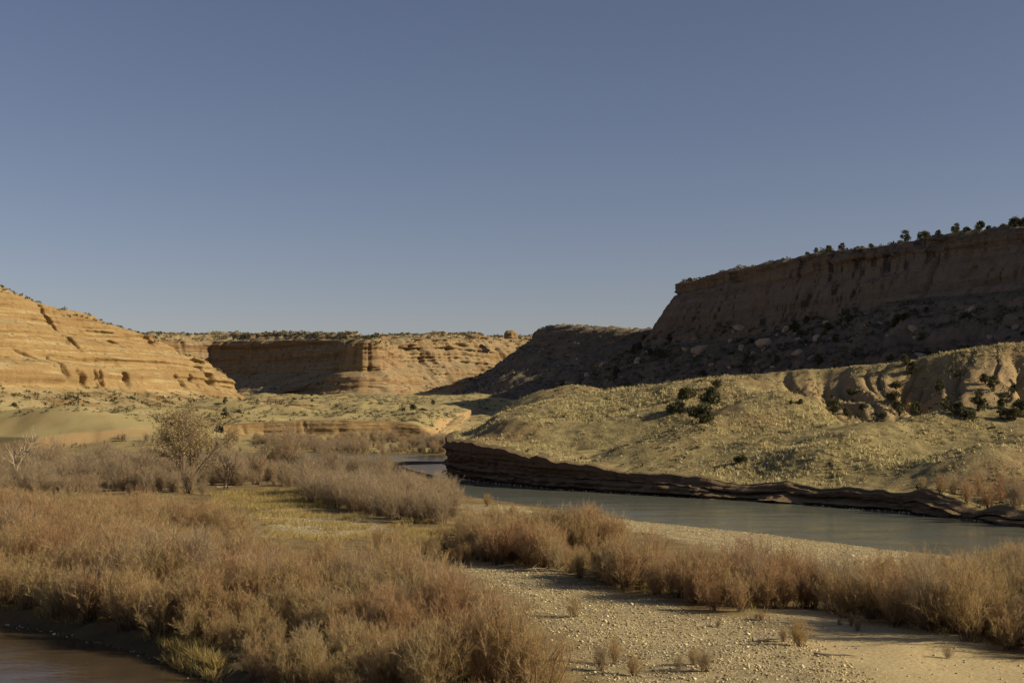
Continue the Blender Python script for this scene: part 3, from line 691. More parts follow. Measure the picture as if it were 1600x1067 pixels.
def tree_meshes(name, seed, h, bark, leaf=None, lean=(0, 0), levels=4, trunks=1, spread=0.55, nleaf=0, leaf_size=0.22, first=0.25, rad=0.02, up=0.12, kids=(5, 5, 5), shrink=0.6):
    rng = np.random.default_rng(seed)
    paths = []; tips = []
    def grow(p, d, L, r, lev):
        n = 6 if lev < 2 else 4
        pts = [p]; q = p; dd = d
        for k in range(n):
            dd = norm(dd + rng.normal(0, 0.11 + 0.03 * lev, 3) + np.array([0, 0, up * 0.5])); q = q + dd * L / n; pts.append(q)
        pts = np.array(pts); paths.append((pts, np.linspace(r, r * 0.42, n + 1)))
        if lev >= levels - 1:
            tips.append(pts); return
        for c in range(kids[min(lev, len(kids) - 1)]):
            f = first + (1 - first) * (c + rng.uniform(0.1, 0.9)) / kids[min(lev, len(kids) - 1)] if lev == 0 else rng.uniform(0.25, 1)
            x = f * n; k = min(int(x), n - 1); b = pts[k] + (pts[k + 1] - pts[k]) * (x - k)
            ax = norm(pts[k + 1] - pts[k]); s = norm(np.cross(ax, rng.normal(size=3)))
            an = rng.uniform(0.6, 1.2) * spread
            grow(b, norm(ax * math.cos(an) + s * math.sin(an) + np.array([0, 0, up])), L * shrink * rng.uniform(0.75, 1.15) * (1.1 - 0.3 * f), r * 0.55 * (1.1 - 0.4 * f), lev + 1)
    for i in range(trunks):
        a = rng.uniform(0, 6.28) + i * 2.1; le = 0.0 if trunks == 1 else rng.uniform(0.15, 0.62) if trunks > 3 else rng.uniform(0.12, 0.42)
        grow(np.array([rng.normal(0, 0.15) * (trunks > 1), rng.normal(0, 0.15) * (trunks > 1), -0.3]), norm(np.array([lean[0] + math.cos(a) * le, lean[1] + math.sin(a) * le, 1.0])), h * 0.62 * rng.uniform(0.85, 1.05), h * rad * (0.7 if trunks > 1 else 1), 0)
    big = [p for p in paths if p[1][0] > 0.02]; small = [p for p in paths if p[1][0] <= 0.02]
    v, f = tube(big, 5)
    if small:
        v2, f2 = tube(small, 3); f = np.concatenate([f, f2 + len(v)]); v = np.concatenate([v, v2])
    mw = mesh_from(name + '_wood', v, f, M[bark], True, {'rnd': np.full(len(v), 0.5)})
    ml = None
    if leaf:
        tp = np.concatenate(tips); idx = rng.integers(0, len(tp), nleaf)
        c = tp[idx] + rng.normal(0, leaf_size * 1.6, (nleaf, 3))
        D = norm(rng.normal(size=(nleaf, 3))); S = norm(np.cross(D, rng.normal(size=(nleaf, 3))))
        sz = leaf_size * rng.uniform(0.6, 1.3, nleaf)[:, None]
        v = np.stack([c - D * sz * .5, c + S * sz * .38, c + D * sz * .5, c - S * sz * .38], 1).reshape(-1, 3)
        ml = mesh_from(name + '_leaves', v, np.arange(nleaf * 4).reshape(-1, 4), M[leaf], False, {'rnd': np.repeat(rng.uniform(0, 1, nleaf), 4)})
    return mw, ml

def juniper_meshes(name, seed, n=1500, h=5.0, w=2.4, size=0.34, mat='juniper', squash=1.0):
    rng = np.random.default_rng(seed)
    K = 13; cs = []
    for k in range(K):
        f = rng.uniform(0.12, 1); r = w * (0.75 - 0.55 * abs(f - 0.4)) * math.sqrt(rng.uniform(0.1, 1)); a = rng.uniform(0, 6.28)
        cs.append((r * math.cos(a), r * math.sin(a), h * (0.14 + 0.74 * f) * squash, w * rng.uniform(0.26, 0.5)))
    cs = np.array(cs); idx = rng.integers(0, K, n)
    dirs = norm(rng.normal(size=(n, 3))); rad = cs[idx, 3] * rng.uniform(0.45, 1.08, n)
    c = cs[idx, :3] + dirs * rad[:, None] * np.array([1, 1, 0.85])
    c[:, 2] = np.maximum(c[:, 2], 0.12)
    D = norm(dirs * 0.6 + rng.normal(0, 0.6, (n, 3)) + np.array([0, 0, 0.5])); S = norm(np.cross(D, rng.normal(size=(n, 3))))
    sz = size * rng.uniform(0.6, 1.5, n)[:, None]
    v = np.stack([c - S * sz * .4, c + S * sz * .4, c + D * sz], 1).reshape(-1, 3)
    mc = mesh_from(name + '_crown', v, np.arange(n * 3).reshape(-1, 3), M[mat], False, {'rnd': np.repeat(rng.uniform(0, 1, n), 3)})
    paths = []
    for k in range(5):
        e = cs[k, :3]; m = e * np.array([0.35, 0.35, 0.5]) + rng.normal(0, 0.15, 3)
        paths.append((np.array([(rng.normal(0, .08), rng.normal(0, .08), -0.5), m, e]), [0.16, 0.11, 0.03]))
    v, f = tube(paths, 5)
    mt = mesh_from(name + '_trunk', v, f, M['bark_dark'], True, {'rnd': np.full(len(v), 0.3)})
    return mc, mt

def place(name, parts, loc, rz, sc, label, cat, group=None, szv=None):
    """one thing: an Empty at its base with its part meshes"""
    e = bpy.data.objects.new(name, None); COL.objects.link(e); e.empty_display_size = 0.3
    e.location = loc; e.rotation_euler = (0, 0, rz); e.scale = (sc, sc, sc * (szv or 1))
    tag(e, label, cat, group)
    for pn, me in parts:
        if me: link(pn, me, e)
    return e

# ------------------------------------------------------------------ thicket on the river bar
TAM = [shrub_meshes('tamarisk%d' % i, 20 + i, h=rh, spread=sp, stems=st) for i, (rh, sp, st) in enumerate([(3.6, .42, 24), (3.9, .36, 22), (3.2, .55, 26), (3.6, .48, 24), (4.0, .32, 20), (3.0, .6, 26)])]
WIL = [shrub_meshes('willow%d' % i, 60 + i, h=rh, spread=.42, stems=26, bl=11, tw=11, mat='willow', twig=(0.3, 0.7), width=0.017) for i, rh in enumerate([3.6, 4.2, 3.2])]

def scatter(poly_px, spacing, seed, z=0.7):
    P = [gp(*q, z) for q in poly_px]; rng = np.random.default_rng(seed)
    xs = [p[0] for p in P]; ys = [p[1] for p in P]
    X, Y = np.meshgrid(np.arange(min(xs), max(xs), spacing), np.arange(min(ys), max(ys), spacing))
    X = X.ravel() + rng.uniform(-.48, .48, X.size) * spacing; Y = Y.ravel() + rng.uniform(-.48, .48, Y.size) * spacing
    m = inside(X, Y, P); return np.stack([X[m], Y[m]], 1)
T1 = [(-420, 830), (-160, 822), (60, 815), (250, 822), (350, 846), (410, 905), (540, 922), (620, 938), (680, 962), (730, 995), (780, 1030), (825, 1070), (850, 1120), (390, 1110), (350, 1060), (240, 1013), (100, 983), (0, 967), (-160, 955), (-420, 945)]
T2 = [(700, 845), (760, 838), (850, 850), (930, 852), (1010, 880), (1120, 905), (1210, 930), (1300, 948), (1370, 935), (1480, 925), (1600, 915), (1760, 920), (2150, 935), (2150, 1120), (1760, 1085), (1600, 1052), (1560, 1032), (1420, 1004), (1340, 985), (1230, 968), (1140, 982), (1060, 955), (990, 940), (880, 912), (760, 890)]
T2b = [(560, 868), (640, 850), (740, 835), (760, 880), (720, 895), (640, 885)]
pts = []
for poly, sp, sd, lo, hi in ((T1, 1.75, 1, .72, 1.12), (T2, 1.6, 2, .58, 1.02), (T2b, 1.9, 3, .28, .5)):
    for x, y in scatter(poly, sp, sd): pts.append((x, y, lo, hi))
nfill = len(pts)
for x, y in scatter([(240, 1006), (300, 1030), (350, 1056), (400, 1110), (760, 1110), (640, 1010), (350, 965)], 1.7, 4): pts.append((x, y, .55, .9))
pts = np.array(pts)
fillm = np.arange(len(pts)) >= nfill
keep = (sdf(pts[:, 0], pts[:, 1], river_poly) < -3) & (sdf(pts[:, 0], pts[:, 1], chan_poly) < -0.5)
for G in GRAVEL[:2]: keep &= sdf(pts[:, 0], pts[:, 1], G) < 0.5
pts = pts[keep]; fillm = fillm[keep]
hn = fbm(pts[:, 0] * 0.13, pts[:, 1] * 0.13, seed=91, octaves=3)
keep = fillm | (hn > np.where(pts[:, 0] < 5, -0.5, -0.28)) | (RNG.uniform(size=len(pts)) < 0.22)
pts, hn = pts[keep], hn[keep]
SCL = (pts[:, 2] + (pts[:, 3] - pts[:, 2]) * np.clip(0.45 + 0.8 * hn + RNG.normal(0, 0.22, len(pts)), -0.5, 1.3))
GZ = ground_z(pts[:, 0], pts[:, 1])
# which show largest: in frame, nearest
pxs = 800 + pts[:, 0] / pts[:, 1] * F
inframe = (pxs > -40) & (pxs < 1640) & (pts[:, 1] > 66)
order = np.argsort(np.where(inframe, pts[:, 1] / SCL, 1e6))
single = set(order[:290].tolist())
rest = [i for i in range(len(pts)) if i not in single]
first_tam = [None] * len(TAM)
for i in order[:290]:
    k = int(RNG.integers(0, len(TAM)))
    left = pts[i, 0] < (-4 if pts[i, 1] > 95 else 6)
    lab = 'feathery russet tamarisk shrub in the dense thicket beside the brown side channel' if left else 'feathery russet tamarisk shrub in the belt between gravel bar and river'
    grey = RNG.uniform() < 0.14
    if grey: lab = lab.replace('feathery russet tamarisk', 'stiff grey-brown willow')
    src = WIL[k % 3] if grey else TAM[k]
    e = place('willow_shrub' if grey else 'tamarisk_shrub', [('twigs', src[0]), ('stems', src[1])], (pts[i, 0], pts[i, 1], GZ[i] - 0.05), RNG.uniform(0, 6.28), SCL[i], lab, 'shrub', ('willow' if grey else 'tamarisk') + (' shrubs beside the side channel' if left else ' shrubs between gravel bar and river'))
    if first_tam[k] is None and not grey: first_tam[k] = [c for c in e.children]

def instancer(name, P, S, sources, mat_seed, label, cat):
    """a mass nobody could count: points carrying copies of the source meshes"""
    me = bpy.data.meshes.new(name); me.vertices.add(len(P)); me.vertices.foreach_set('co', np.asarray(P, np.float32).ravel())
    a = me.attributes.new('sc', 'FLOAT', 'POINT'); a.data.foreach_set('value', np.asarray(S, np.float32))
    o = link(name, me)
    ng = bpy.data.node_groups.new(name, 'GeometryNodeTree')
    ng.interface.new_socket('Geometry', in_out='INPUT', socket_type='NodeSocketGeometry'); ng.interface.new_socket('Geometry', in_out='OUTPUT', socket_type='NodeSocketGeometry')
    N = ng.nodes; Lk = ng.links
    gi, go = N.new('NodeGroupInput'), N.new('NodeGroupOutput')
    join = N.new('GeometryNodeJoinGeometry')
    for grp in sources:
        j2 = N.new('GeometryNodeJoinGeometry')
        for ob in grp:
            oi = N.new('GeometryNodeObjectInfo'); oi.inputs['Object'].default_value = ob; oi.inputs['As Instance'].default_value = False
            Lk.new(oi.outputs['Geometry'], j2.inputs[0])
        g2 = N.new('GeometryNodeGeometryToInstance'); Lk.new(j2.outputs[0], g2.inputs[0]); Lk.new(g2.outputs[0], join.inputs[0])
    iop = N.new('GeometryNodeInstanceOnPoints'); Lk.new(gi.outputs[0], iop.inputs['Points']); Lk.new(join.outputs[0], iop.inputs['Instance'])
    iop.inputs['Pick Instance'].default_value = True
    ri = N.new('FunctionNodeRandomValue'); ri.data_type = 'INT'; ri.inputs[4].default_value = 0; ri.inputs[5].default_value = len(sources) - 1; ri.inputs['Seed'].default_value = mat_seed
    Lk.new(ri.outputs[2], iop.inputs['Instance Index'])
    rr = N.new('FunctionNodeRandomValue'); rr.data_type = 'FLOAT_VECTOR'; rr.inputs[0].default_value = (0, 0, 0); rr.inputs[1].default_value = (0, 0, 6.28); rr.inputs['Seed'].default_value = mat_seed + 1
    Lk.new(rr.outputs[0], iop.inputs['Rotation'])
    at_ = N.new('GeometryNodeInputNamedAttribute'); at_.data_type = 'FLOAT'; at_.inputs[0].default_value = 'sc'
    Lk.new(at_.outputs[0], iop.inputs['Scale'])
    Lk.new(iop.outputs[0], go.inputs[0])
    md = o.modifiers.new('scatter', 'NODES'); md.node_group = ng
    return tag(o, label, cat, kind='stuff')

src_tam = [f for f in first_tam if f]
P = np.stack([pts[rest, 0], pts[rest, 1], GZ[rest] - 0.05], 1)
thickP = [P]; thickS = [SCL[rest]]
# brush far back on the floodplain and along the far bank
T3 = [(-200, 742), (0, 738), (180, 742), (215, 765), (180, 785), (60, 782), (-200, 800)]
T3b = [(-100, 728), (200, 730), (400, 734), (560, 738), (615, 743), (600, 752), (400, 750), (200, 742), (-100, 740)]
instancer('thicket', np.concatenate(thickP), np.concatenate(thickS), src_tam, 3, 'dense mass of russet brush filling the floodplain behind the front shrubs', 'thicket')

# grey willows on the low island and under the trees
T4 = [(470, 775), (560, 768), (640, 772), (705, 785), (712, 812), (690, 828), (600, 822), (540, 802), (480, 795)]
q = np.concatenate([scatter(T4, 2.9, 8)])
q = q[sdf(q[:, 0], q[:, 1], river_poly) < -0.8]
first_wil = {}
for x, y in q:
    k = int(RNG.integers(0, 3))
    e = place('willow_shrub', [('twigs', WIL[k][0]), ('stems', WIL[k][1])], (x, y, float(ground_z(x, y)) - .05), RNG.uniform(0, 6.28), RNG.uniform(.85, 1.3), 'grey-brown willow shrub in the clump on the point beside the river bend', 'shrub', 'willow shrubs on the point at the river bend')
    first_wil.setdefault(k, list(e.children))
# scattered brush on the far bank and among the trees
wp = []
for poly, sp, sd in (([(380, 704.5), (560, 706), (700, 706.5), (700, 690), (560, 688), (400, 690)], 2.4, 9), ([(-150, 700), (150, 699), (380, 704), (380, 692), (150, 690), (-150, 690)], 4.2, 10),
                     (T3, 2.6, 5), (T3b, 2.8, 6), ([(230, 765), (330, 765), (480, 768), (480, 752), (330, 748), (230, 750)], 3.2, 11), ([(150, 775), (250, 790), (330, 780), (250, 765)], 3.4, 12)):
    z = 2.0 if poly[0][1] < 720 else 0.7
    w = scatter(poly, sp, sd, z); wp.append(w)
w = np.concatenate(wp); w = w[(sdf(w[:, 0], w[:, 1], river_poly) < -1.5) & (ground_z(w[:, 0], w[:, 1]) < 4.2)]; w = w[fbm(w[:, 0] * .07, w[:, 1] * .07, seed=44, octaves=2) > RNG.uniform(-.7, .3, len(w))]
instancer('willow_brush', np.column_stack([w, ground_z(w[:, 0], w[:, 1]) - .1]), np.where(w[:, 1] < 300, 1.35, np.where((w[:, 1] < 428) & (w[:, 0] > -140), 0.42, 1.0)) * np.random.default_rng(4).lognormal(-.5, .35, len(w)), list(first_wil.values()), 9, 'low grey-brown brush lining the far bank and the foot of the trees', 'brush')

def shrub_at(px, py, kind, k, sc, label, group=None, z=0.6, zfun=ground_z, name=None):
    x, y = gp(px, py, z); zz = float(np.asarray(zfun(np.array([x]), np.array([y]))).ravel()[0])
    S = TAM if kind == 't' else WIL
    return place(name or ('tamarisk_shrub' if kind == 't' else 'willow_shrub'), [('twigs', S[k][0]), ('stems', S[k][1])], (x, y, zz - .04), k * 1.3, sc, label, 'shrub', group)
shrub_at(897, 981, 't', 4, .42, 'lone small brown shrub standing on the open gravel bar')
shrub_at(1250, 1028, 't', 2, .55, 'squat russet shrub alone on the sand beside the gravel')
shrub_at(1225, 1020, 'w', 2, .3, 'low broken shrub leaning beside the squat shrub on the sand')
shrub_at(918, 822, 't', 5, .95, 'rounded golden-brown shrub alone on the pebble beach by the water')
shrub_at(762, 793, 't', 2, .6, 'low wide shrub at the end of the bar by the backwater')
shrub_at(800, 806, 't', 5, .5, 'low shrub on the pebbles just behind the backwater')
for i, (a, b, sc) in enumerate(((1122, 998, .16), (1330, 1000, .22), (1341, 1006, .3), (1312, 998, .14), (1480, 1044, .2), (1190, 992, .2), (1182, 990, .13), (960, 1052, .42), (940, 1062, .5), (990, 1072, .36), (1060, 1066, .2), (1085, 1060, .3), (1100, 1072, .38))):
    shrub_at(a, b, 't' if i % 2 else 'w', i % 3, sc, 'tiny dry weed on the open gravel and sand', 'small weeds on the gravel and sand', name='weed')
# shrubs at the foot of the hill across the river
sheet1 = lambda x, y: sheet_z(x, y)[0]
for i, (a, b, sc, kd) in enumerate(((1470, 792, .85, 't'), (1510, 788, 1.0, 't'), (1545, 800, 1.0, 't'), (1590, 806, 1.15, 'w'), (1565, 785, 1.1, 't'), (1600, 790, 1.1, 't'), (1640, 805, 1.2, 't'), (1530, 775, .9, 't'), (1590, 772, .9, 't'), (1680, 815, 1.2, 'w'), (1490, 772, .8, 'w'), (1440, 778, .6, 't'))):
    d = ray(a, b); Ys = np.linspace(130, 260, 700); sz_ = sheet_z(d[0] / d[1] * Ys, Ys)[0]; hit = np.where(sz_ >= CAMZ + d[2] / d[1] * Ys)[0]
    y = Ys[hit[0]] if len(hit) else 170.0; x = d[0] / d[1] * y; zz = float(sheet_z(np.array([x]), np.array([y]))[0][0])
    S = TAM if kd == 't' else WIL
    place('riverbank_shrub', [('twigs', S[i % 3][0]), ('stems', S[i % 3][1])], (x, y, zz - .1), i, sc, 'rusty shrub on the bank across the river at the foot of the hill', 'shrub', 'shrubs on the bank across the river')

# ------------------------------------------------------------------ trees on the floodplain
def tree_at(name, px, py, meshes, label, wood='trunk', rz=0.0, sc=1.0, z=0.8):
    x, y = gp(px, py, z); zz = float(ground_z(np.array([x]), np.array([y]))[0])
    return place(name, [(wood, meshes[0]), ('crown', meshes[1])], (x, y, zz - .1), rz, sc, label, 'tree')
cw = tree_meshes('cottonwood', 3, 16.5, 'bark', 'leaf_tan', trunks=7, levels=4, spread=0.62, nleaf=9500, leaf_size=0.21, first=0.25, rad=0.012, kids=(7, 6, 5), shrink=0.55)
tree_at('cottonwood_tree', 290, 766, cw, 'leafy tan cottonwood, the tallest tree on the floodplain', sc=1.4).scale.z = 1.08
bd = tree_meshes('bare_dark', 9, 8.5, 'bark_dark', None, trunks=2, levels=4, spread=0.75, first=0.2, rad=0.022, kids=(6, 5, 4), shrink=0.58, up=0.05)
tree_at('bare_tree', 352, 770, bd, 'leafless dark tree with crooked limbs beside the cottonwood')
bp = tree_meshes('bare_pale', 14, 13.5, 'bark_pale', None, trunks=1, levels=4, spread=0.6, first=0.15, rad=0.018, kids=(9, 5, 4), shrink=0.5, up=0.1)
tree_at('pale_tree', 24, 757, bp, 'slender leafless tree with whitish bark above the brush')
sm = tree_meshes('sapling', 21, 4.6, 'bark', 'leaf_tan', trunks=2, levels=3, spread=0.55, nleaf=500, leaf_size=0.2, rad=0.014, kids=(6, 5))
tree_at('sapling', 232, 757, sm, 'small thin sapling at the side of the cottonwood')
sn = tree_meshes('snag', 33, 4.4, 'bark_dark', None, trunks=1, levels=3, spread=0.8, rad=0.016, kids=(5, 4), lean=(-.2, 0))
for i_, (a_, b_, r_, c_) in enumerate(((330, 905, 0, 1.0), (180, 930, 2, .8), (60, 880, 4, .9), (520, 950, 1, .75), (660, 960, 3, .7), (250, 860, 5, .8), (1290, 960, 2, .8))):
    o_ = tree_at('dead_sapling', a_, b_, sn, 'dead dark sapling sticking out of the russet thicket', rz=r_ * 1.1, sc=c_); o_['group'] = 'dead saplings in the thicket'
sn2 = tree_meshes('snag2', 35, 6.5, 'bark_dark', None, trunks=3, levels=4, spread=0.7, rad=0.014, kids=(5, 4, 3))
tree_at('bare_bush_tree', 480, 778, sn2, 'bare dark many-stemmed tree at the edge of the willow clump')

# ------------------------------------------------------------------ junipers
JUN = [juniper_meshes('juniper%d' % i, 70 + i, h=hh, w=ww, squash=sq) for i, (hh, ww, sq) in enumerate([(4.6, 2.3, 1), (5.4, 2.2, 1), (3.6, 2.6, .9), (4.2, 2.0, 1), (2.6, 2.4, .8)])]
njun = [0]
def juniper(loc, sc, label, group=None, k=None, name='juniper_tree'):
    njun[0] += 1
    k = int(RNG.integers(0, len(JUN))) if k is None else k
    return place(name, [('crown', JUN[k][0]), ('trunk', JUN[k][1])], loc, RNG.uniform(0, 6.28), sc, label, 'tree', group)
def hill_point(px, py, y0=170, y1=420):
    d = ray(px, py); Ys = np.linspace(y0, y1, 900); x = d[0] / d[1] * Ys; z = CAMZ + d[2] / d[1] * Ys
    sz = sheet_z(x, Ys)[0]; hit = np.where(sz >= z)[0]
    i = hit[0] if len(hit) else len(Ys) - 1
    return x[i], Ys[i], sz[i]
for (a, b, sc, k, lab) in ((1097, 661, 1.2, 2, 'broad round juniper on bare earth, lowest of the hillside cluster'), (1108, 638, 1.15, 0, 'upright round juniper in the middle of the hillside cluster'), (1073, 625, .95, 2, 'juniper at the top of the hillside cluster'), (1055, 645, .95, 4, 'low spreading juniper at the side of the hillside cluster'), (1120, 606, .6, 2, 'small juniper just below the hill crest above the cluster'),
                      (1416, 572, .7, 3, 'juniper breaking the crest line above the gullies'), (1250, 633, .35, 0, 'very small round juniper above the grassy hollow'), (1236, 632, .22, 0, 'tiniest juniper beside the very small round one'), (1158, 724, .6, 4, 'grey low bush above the riverbank ledge')):
    p = hill_point(a, b); juniper((p[0], p[1], p[2] - .1), sc, lab, k=k)
for (a, b) in ((1330, 618), (1345, 640), (1325, 652), (1395, 625), (1405, 607), (1300, 648), (1425, 585), (1500, 590), (1540, 600), (1552, 612), (1480, 640), (1490, 650), (1530, 642), (1570, 640), (1590, 615), (1600, 640), (1515, 655), (1560, 655), (1430, 650), (1402, 648), (1590, 655), (1610, 600), (1640, 620), (1470, 615), (1380, 655), (1620, 650)):
    p = hill_point(a + RNG.normal(0, 3), b)
    juniper((p[0], p[1], p[2] - .15), RNG.uniform(.45, .85), 'dark juniper growing in the gullies of the hill flank', 'junipers in the hill gullies')

def on_mesa(G, hlo, hhi, n, rng, ulo=0, uhi=1, slope=None):
    xx, yy, zz, H, O = G; nu, nv = xx.shape
    out = []
    tries = 0
    while len(out) < n and tries < n * 60:
        tries += 1
        i = int(rng.uniform(ulo, uhi) * (nu - 2)); j = int(rng.integers(1, nv - 2))
        if not (hlo <= H[i, j] <= hhi): continue
        e1 = np.array([xx[i + 1, j] - xx[i, j], yy[i + 1, j] - yy[i, j], zz[i + 1, j] - zz[i, j]]); e2 = np.array([xx[i, j + 1] - xx[i, j], yy[i, j + 1] - yy[i, j], zz[i, j + 1] - zz[i, j]])
        nn = np.cross(e1, e2); ar = np.linalg.norm(nn) + 1e-9
        if slope and abs(nn[2]) / ar < slope: continue
        if rng.uniform() > ar / 8.0 and slope: continue
        f, g = rng.uniform(size=2)
        p = np.array([xx[i, j], yy[i, j], zz[i, j]]) + f * e1 + g * e2
        out.append(p)
    return np.array(out)
def in_view(p): 
    u = 800 + p[:, 0] / p[:, 1] * F
    return p[(u > -30) & (u < 1630)]
rng = np.random.default_rng(77)
# along the rim of the great mesa: named pixel spots, then a loose line
xx, yy, zz, H, O = GD
jr = int(np.argmin(np.abs(np.mean(O, 0) + 4)))
def rim_at(px, back=4.0):
    j = int(np.argmin(np.abs(np.mean(O[:, :40], 0) + back)))
    u = 800 + xx[:, j] / yy[:, j] * F
    sel = np.where(np.arange(len(u)) > len(u) * 0.2)[0]
    i = sel[np.argmin(np.abs(u[sel] - px))]
    return np.array([xx[i, j], yy[i, j], zz[i, j]])
for a, sc in ((1250, .95), (1297, 1.25), (1319, .95), (1382, 1.0), (1419, 1.2), (1447, 1.35), (1497, 1.1), (1535, 1.2), (1550, 1.0), (1572, 1.1), (1590, 1.4), (1605, 1.2), (1225, .7), (1197, .6), (1160, .6), (1130, .45), (1365, .8), (1340, .7), (1400, .9), (1470, .7), (1277, .7), (1515, .9), (1085, .35), (1110, .4), (1145, .5), (1178, .55), (1212, .6), (1236, .6), (1264, .65)):
    p = rim_at(a, rng.uniform(4, 14)); juniper(p - np.array([0, 0, .3]), sc * rng.uniform(.9, 1.1), 'juniper standing against the sky on the rim of the tall mesa', 'junipers on the rim of the tall mesa')
for p in in_view(on_mesa(GD, 0.998, 1.025, 500, rng, .2, .98, .4))[:40]:
    juniper(p - np.array([0, 0, .3]), rng.uniform(.3, .7), 'juniper standing against the sky on the rim of the tall mesa', 'junipers on the rim of the tall mesa')
for p in in_view(on_mesa(GD, 0.02, 0.57, 700, rng, .15, .98, .3))[:140]:
    juniper(p - np.array([0, 0, .4]), rng.uniform(.6, 1.35), 'dark juniper among boulders on the shaded talus of the tall mesa', 'junipers on the shaded talus')
cnt = 0
for _ in range(4000):
    if cnt >= 50: break
    y = rng.uniform(520, 1000); x = rng.uniform(-0.42, -0.03) * y
    if fbm(np.array([x * .02]), np.array([y * .02]), seed=12)[0] < 0.0: continue
    z = float(ground_z(np.array([x]), np.array([y]))[0]); cnt += 1
    juniper((x, y, z - .2), rng.uniform(.4, .95), 'dark juniper bush dotted over the grassy bench below the far cliffs', 'junipers on the grassy bench')

# scrub masses: leaf-clump faces joined into one object
def scrub_mass(name, P, S, n, label, mat='scrub', seed=0):
    r = np.random.default_rng(seed); N = len(P) * n
    c = np.repeat(P, n, 0); s = np.repeat(S, n)
    d = norm(r.normal(size=(N, 3))); d[:, 2] = np.abs(d[:, 2]) * 0.8
    c = c + d * (s * r.uniform(.35, 1.0, N))[:, None]
    D = norm(d + r.normal(0, .6, (N, 3)) + np.array([0, 0, .3])); Sd = norm(np.cross(D, r.normal(size=(N, 3)))); sz = (s * r.uniform(.35, .75, N))[:, None]
    v = np.stack([c - Sd * sz * .5, c + Sd * sz * .5, c + D * sz], 1).reshape(-1, 3)
    return tag(link(name, mesh_from(name, v, np.arange(N * 3).reshape(-1, 3), M[mat], False, {'rnd': np.repeat(np.clip(np.repeat(r.uniform(0, 1, len(P)), n) + r.normal(0, .15, N), 0, 1), 3)})), label, 'scrub', kind='stuff')
pB = np.concatenate([on_mesa(GB, 0.97, 1.06, 1900, rng, 0, 1, .5), on_mesa(GB, 0.84, 1.0, 900, rng, 0, 1, .25)]); pB2 = on_mesa(GB, -0.05, 0.4, 500, rng, 0, 1, .4)
scrub_mass('far_scrub', np.concatenate([pB, pB2]), np.concatenate([rng.uniform(1.0, 2.4, len(pB)), rng.uniform(.8, 1.8, len(pB2))]), 14, 'dark juniper scrub covering the top of the far canyon wall', 'juniper', 1)
pC = on_mesa(GC, 0.0, 1.08, 1500, rng, 0, 1, .25)
scrub_mass('slope_scrub', pC, rng.uniform(.7, 1.9, len(pC)), 14, 'dark scrub scattered over the shaded middle mesa slope', 'juniper', 2)
pD = on_mesa(GD, 0.0, 0.6, 3200, rng, .1, .98, .25); pD2 = on_mesa(GD, 0.9985, 1.014, 1500, rng, .15, .98, .4)
scrub_mass('talus_scrub', np.concatenate([pD, pD2]), np.concatenate([rng.uniform(.7, 2.3, len(pD)), rng.uniform(.5, 1.7, len(pD2))]), 16, 'low scrub on the talus and rim of the tall mesa', 'juniper', 3)
pA = on_mesa(GA, 0.84, 1.06, 900, rng, .1, .75, .35); pA2 = on_mesa(GA, -0.3, 0.07, 500, rng, .1, .8, .5)
scrub_mass('cliff_scrub', np.concatenate([pA, pA2]), np.concatenate([rng.uniform(.6, 1.6, len(pA)), rng.uniform(.6, 1.8, len(pA2))]), 16, 'dark scrub on the top and foot of the golden cliff', 'scrub', 4)
bx_ = rng.uniform(-.45, .02, 9000); by_ = rng.uniform(500, 1000, 9000); bx_ = bx_ * by_
mk = fbm(bx_ * .025, by_ * .02, seed=15, octaves=3) > rng.uniform(-.5, .6, 9000)
bx_, by_ = bx_[mk], by_[mk]
scrub_mass('bench_scrub', np.column_stack([bx_, by_, ground_z(bx_, by_) + .05]), rng.uniform(.35, 1.1, len(bx_)), 12, 'low dark scrub scattered over the grassy bench', 'scrub', 5)

# ------------------------------------------------------------------ boulders
def boulder_mesh(seed, mat):
    bm = bmesh.new(); bmesh.ops.create_icosphere(bm, subdivisions=1, radius=1.0)
    r = np.random.default_rng(seed); pl = norm(r.normal(size=(9, 3))); off = r.uniform(.5, .85, 9)
    for v in bm.verts:
        p = np.array(v.co) * r.uniform(.9, 1.15)
        for a, o in zip(pl, off):
            d = p @ a
            if d > o: p = p - a * (d - o)
        v.co = p * np.array([1.25, 0.95, 0.75])
    me = bpy.data.meshes.new('boulder'); bm.to_mesh(me); bm.free(); me.materials.append(M[mat]); return me
M['boulder'] = rock_mat('pale_boulder', (0.42, 0.33, 0.24), (0.36, 0.27, 0.19), (0.3, 0.21, 0.14), (0.2, 0.14, 0.1), (0.36, 0.28, 0.2), (0.25, 0.2, 0.14), 0.3)
BO = [boulder_mesh(i, 'boulder') for i in range(6)]
for p in in_view(on_mesa(GD, -0.02, 0.55, 1400, rng, .15, .98, .3))[:290]:
    o = link('boulder', BO[int(rng.integers(0, 6))], right_mesa, p)
    s = float(np.clip(rng.lognormal(.75, .5), .9, 5.5)); o.scale = (s, s, s); o.rotation_euler = tuple(rng.uniform(-.6, .6, 2)) + (rng.uniform(0, 6.28),)
BO2 = [boulder_mesh(20 + i, 'rock_far') for i in range(4)]
for p in in_view(on_mesa(GC, -0.1, 0.6, 900, rng, .1, .9, .25))[:170]:
    o = link('boulder', BO2[int(rng.integers(0, 4))], dark_mesa, p)
    s = float(np.clip(rng.lognormal(.6, .5), 1.0, 4.5)); o.scale = (s, s, s); o.rotation_euler = tuple(rng.uniform(-.6, .6, 2)) + (rng.uniform(0, 6.28),)
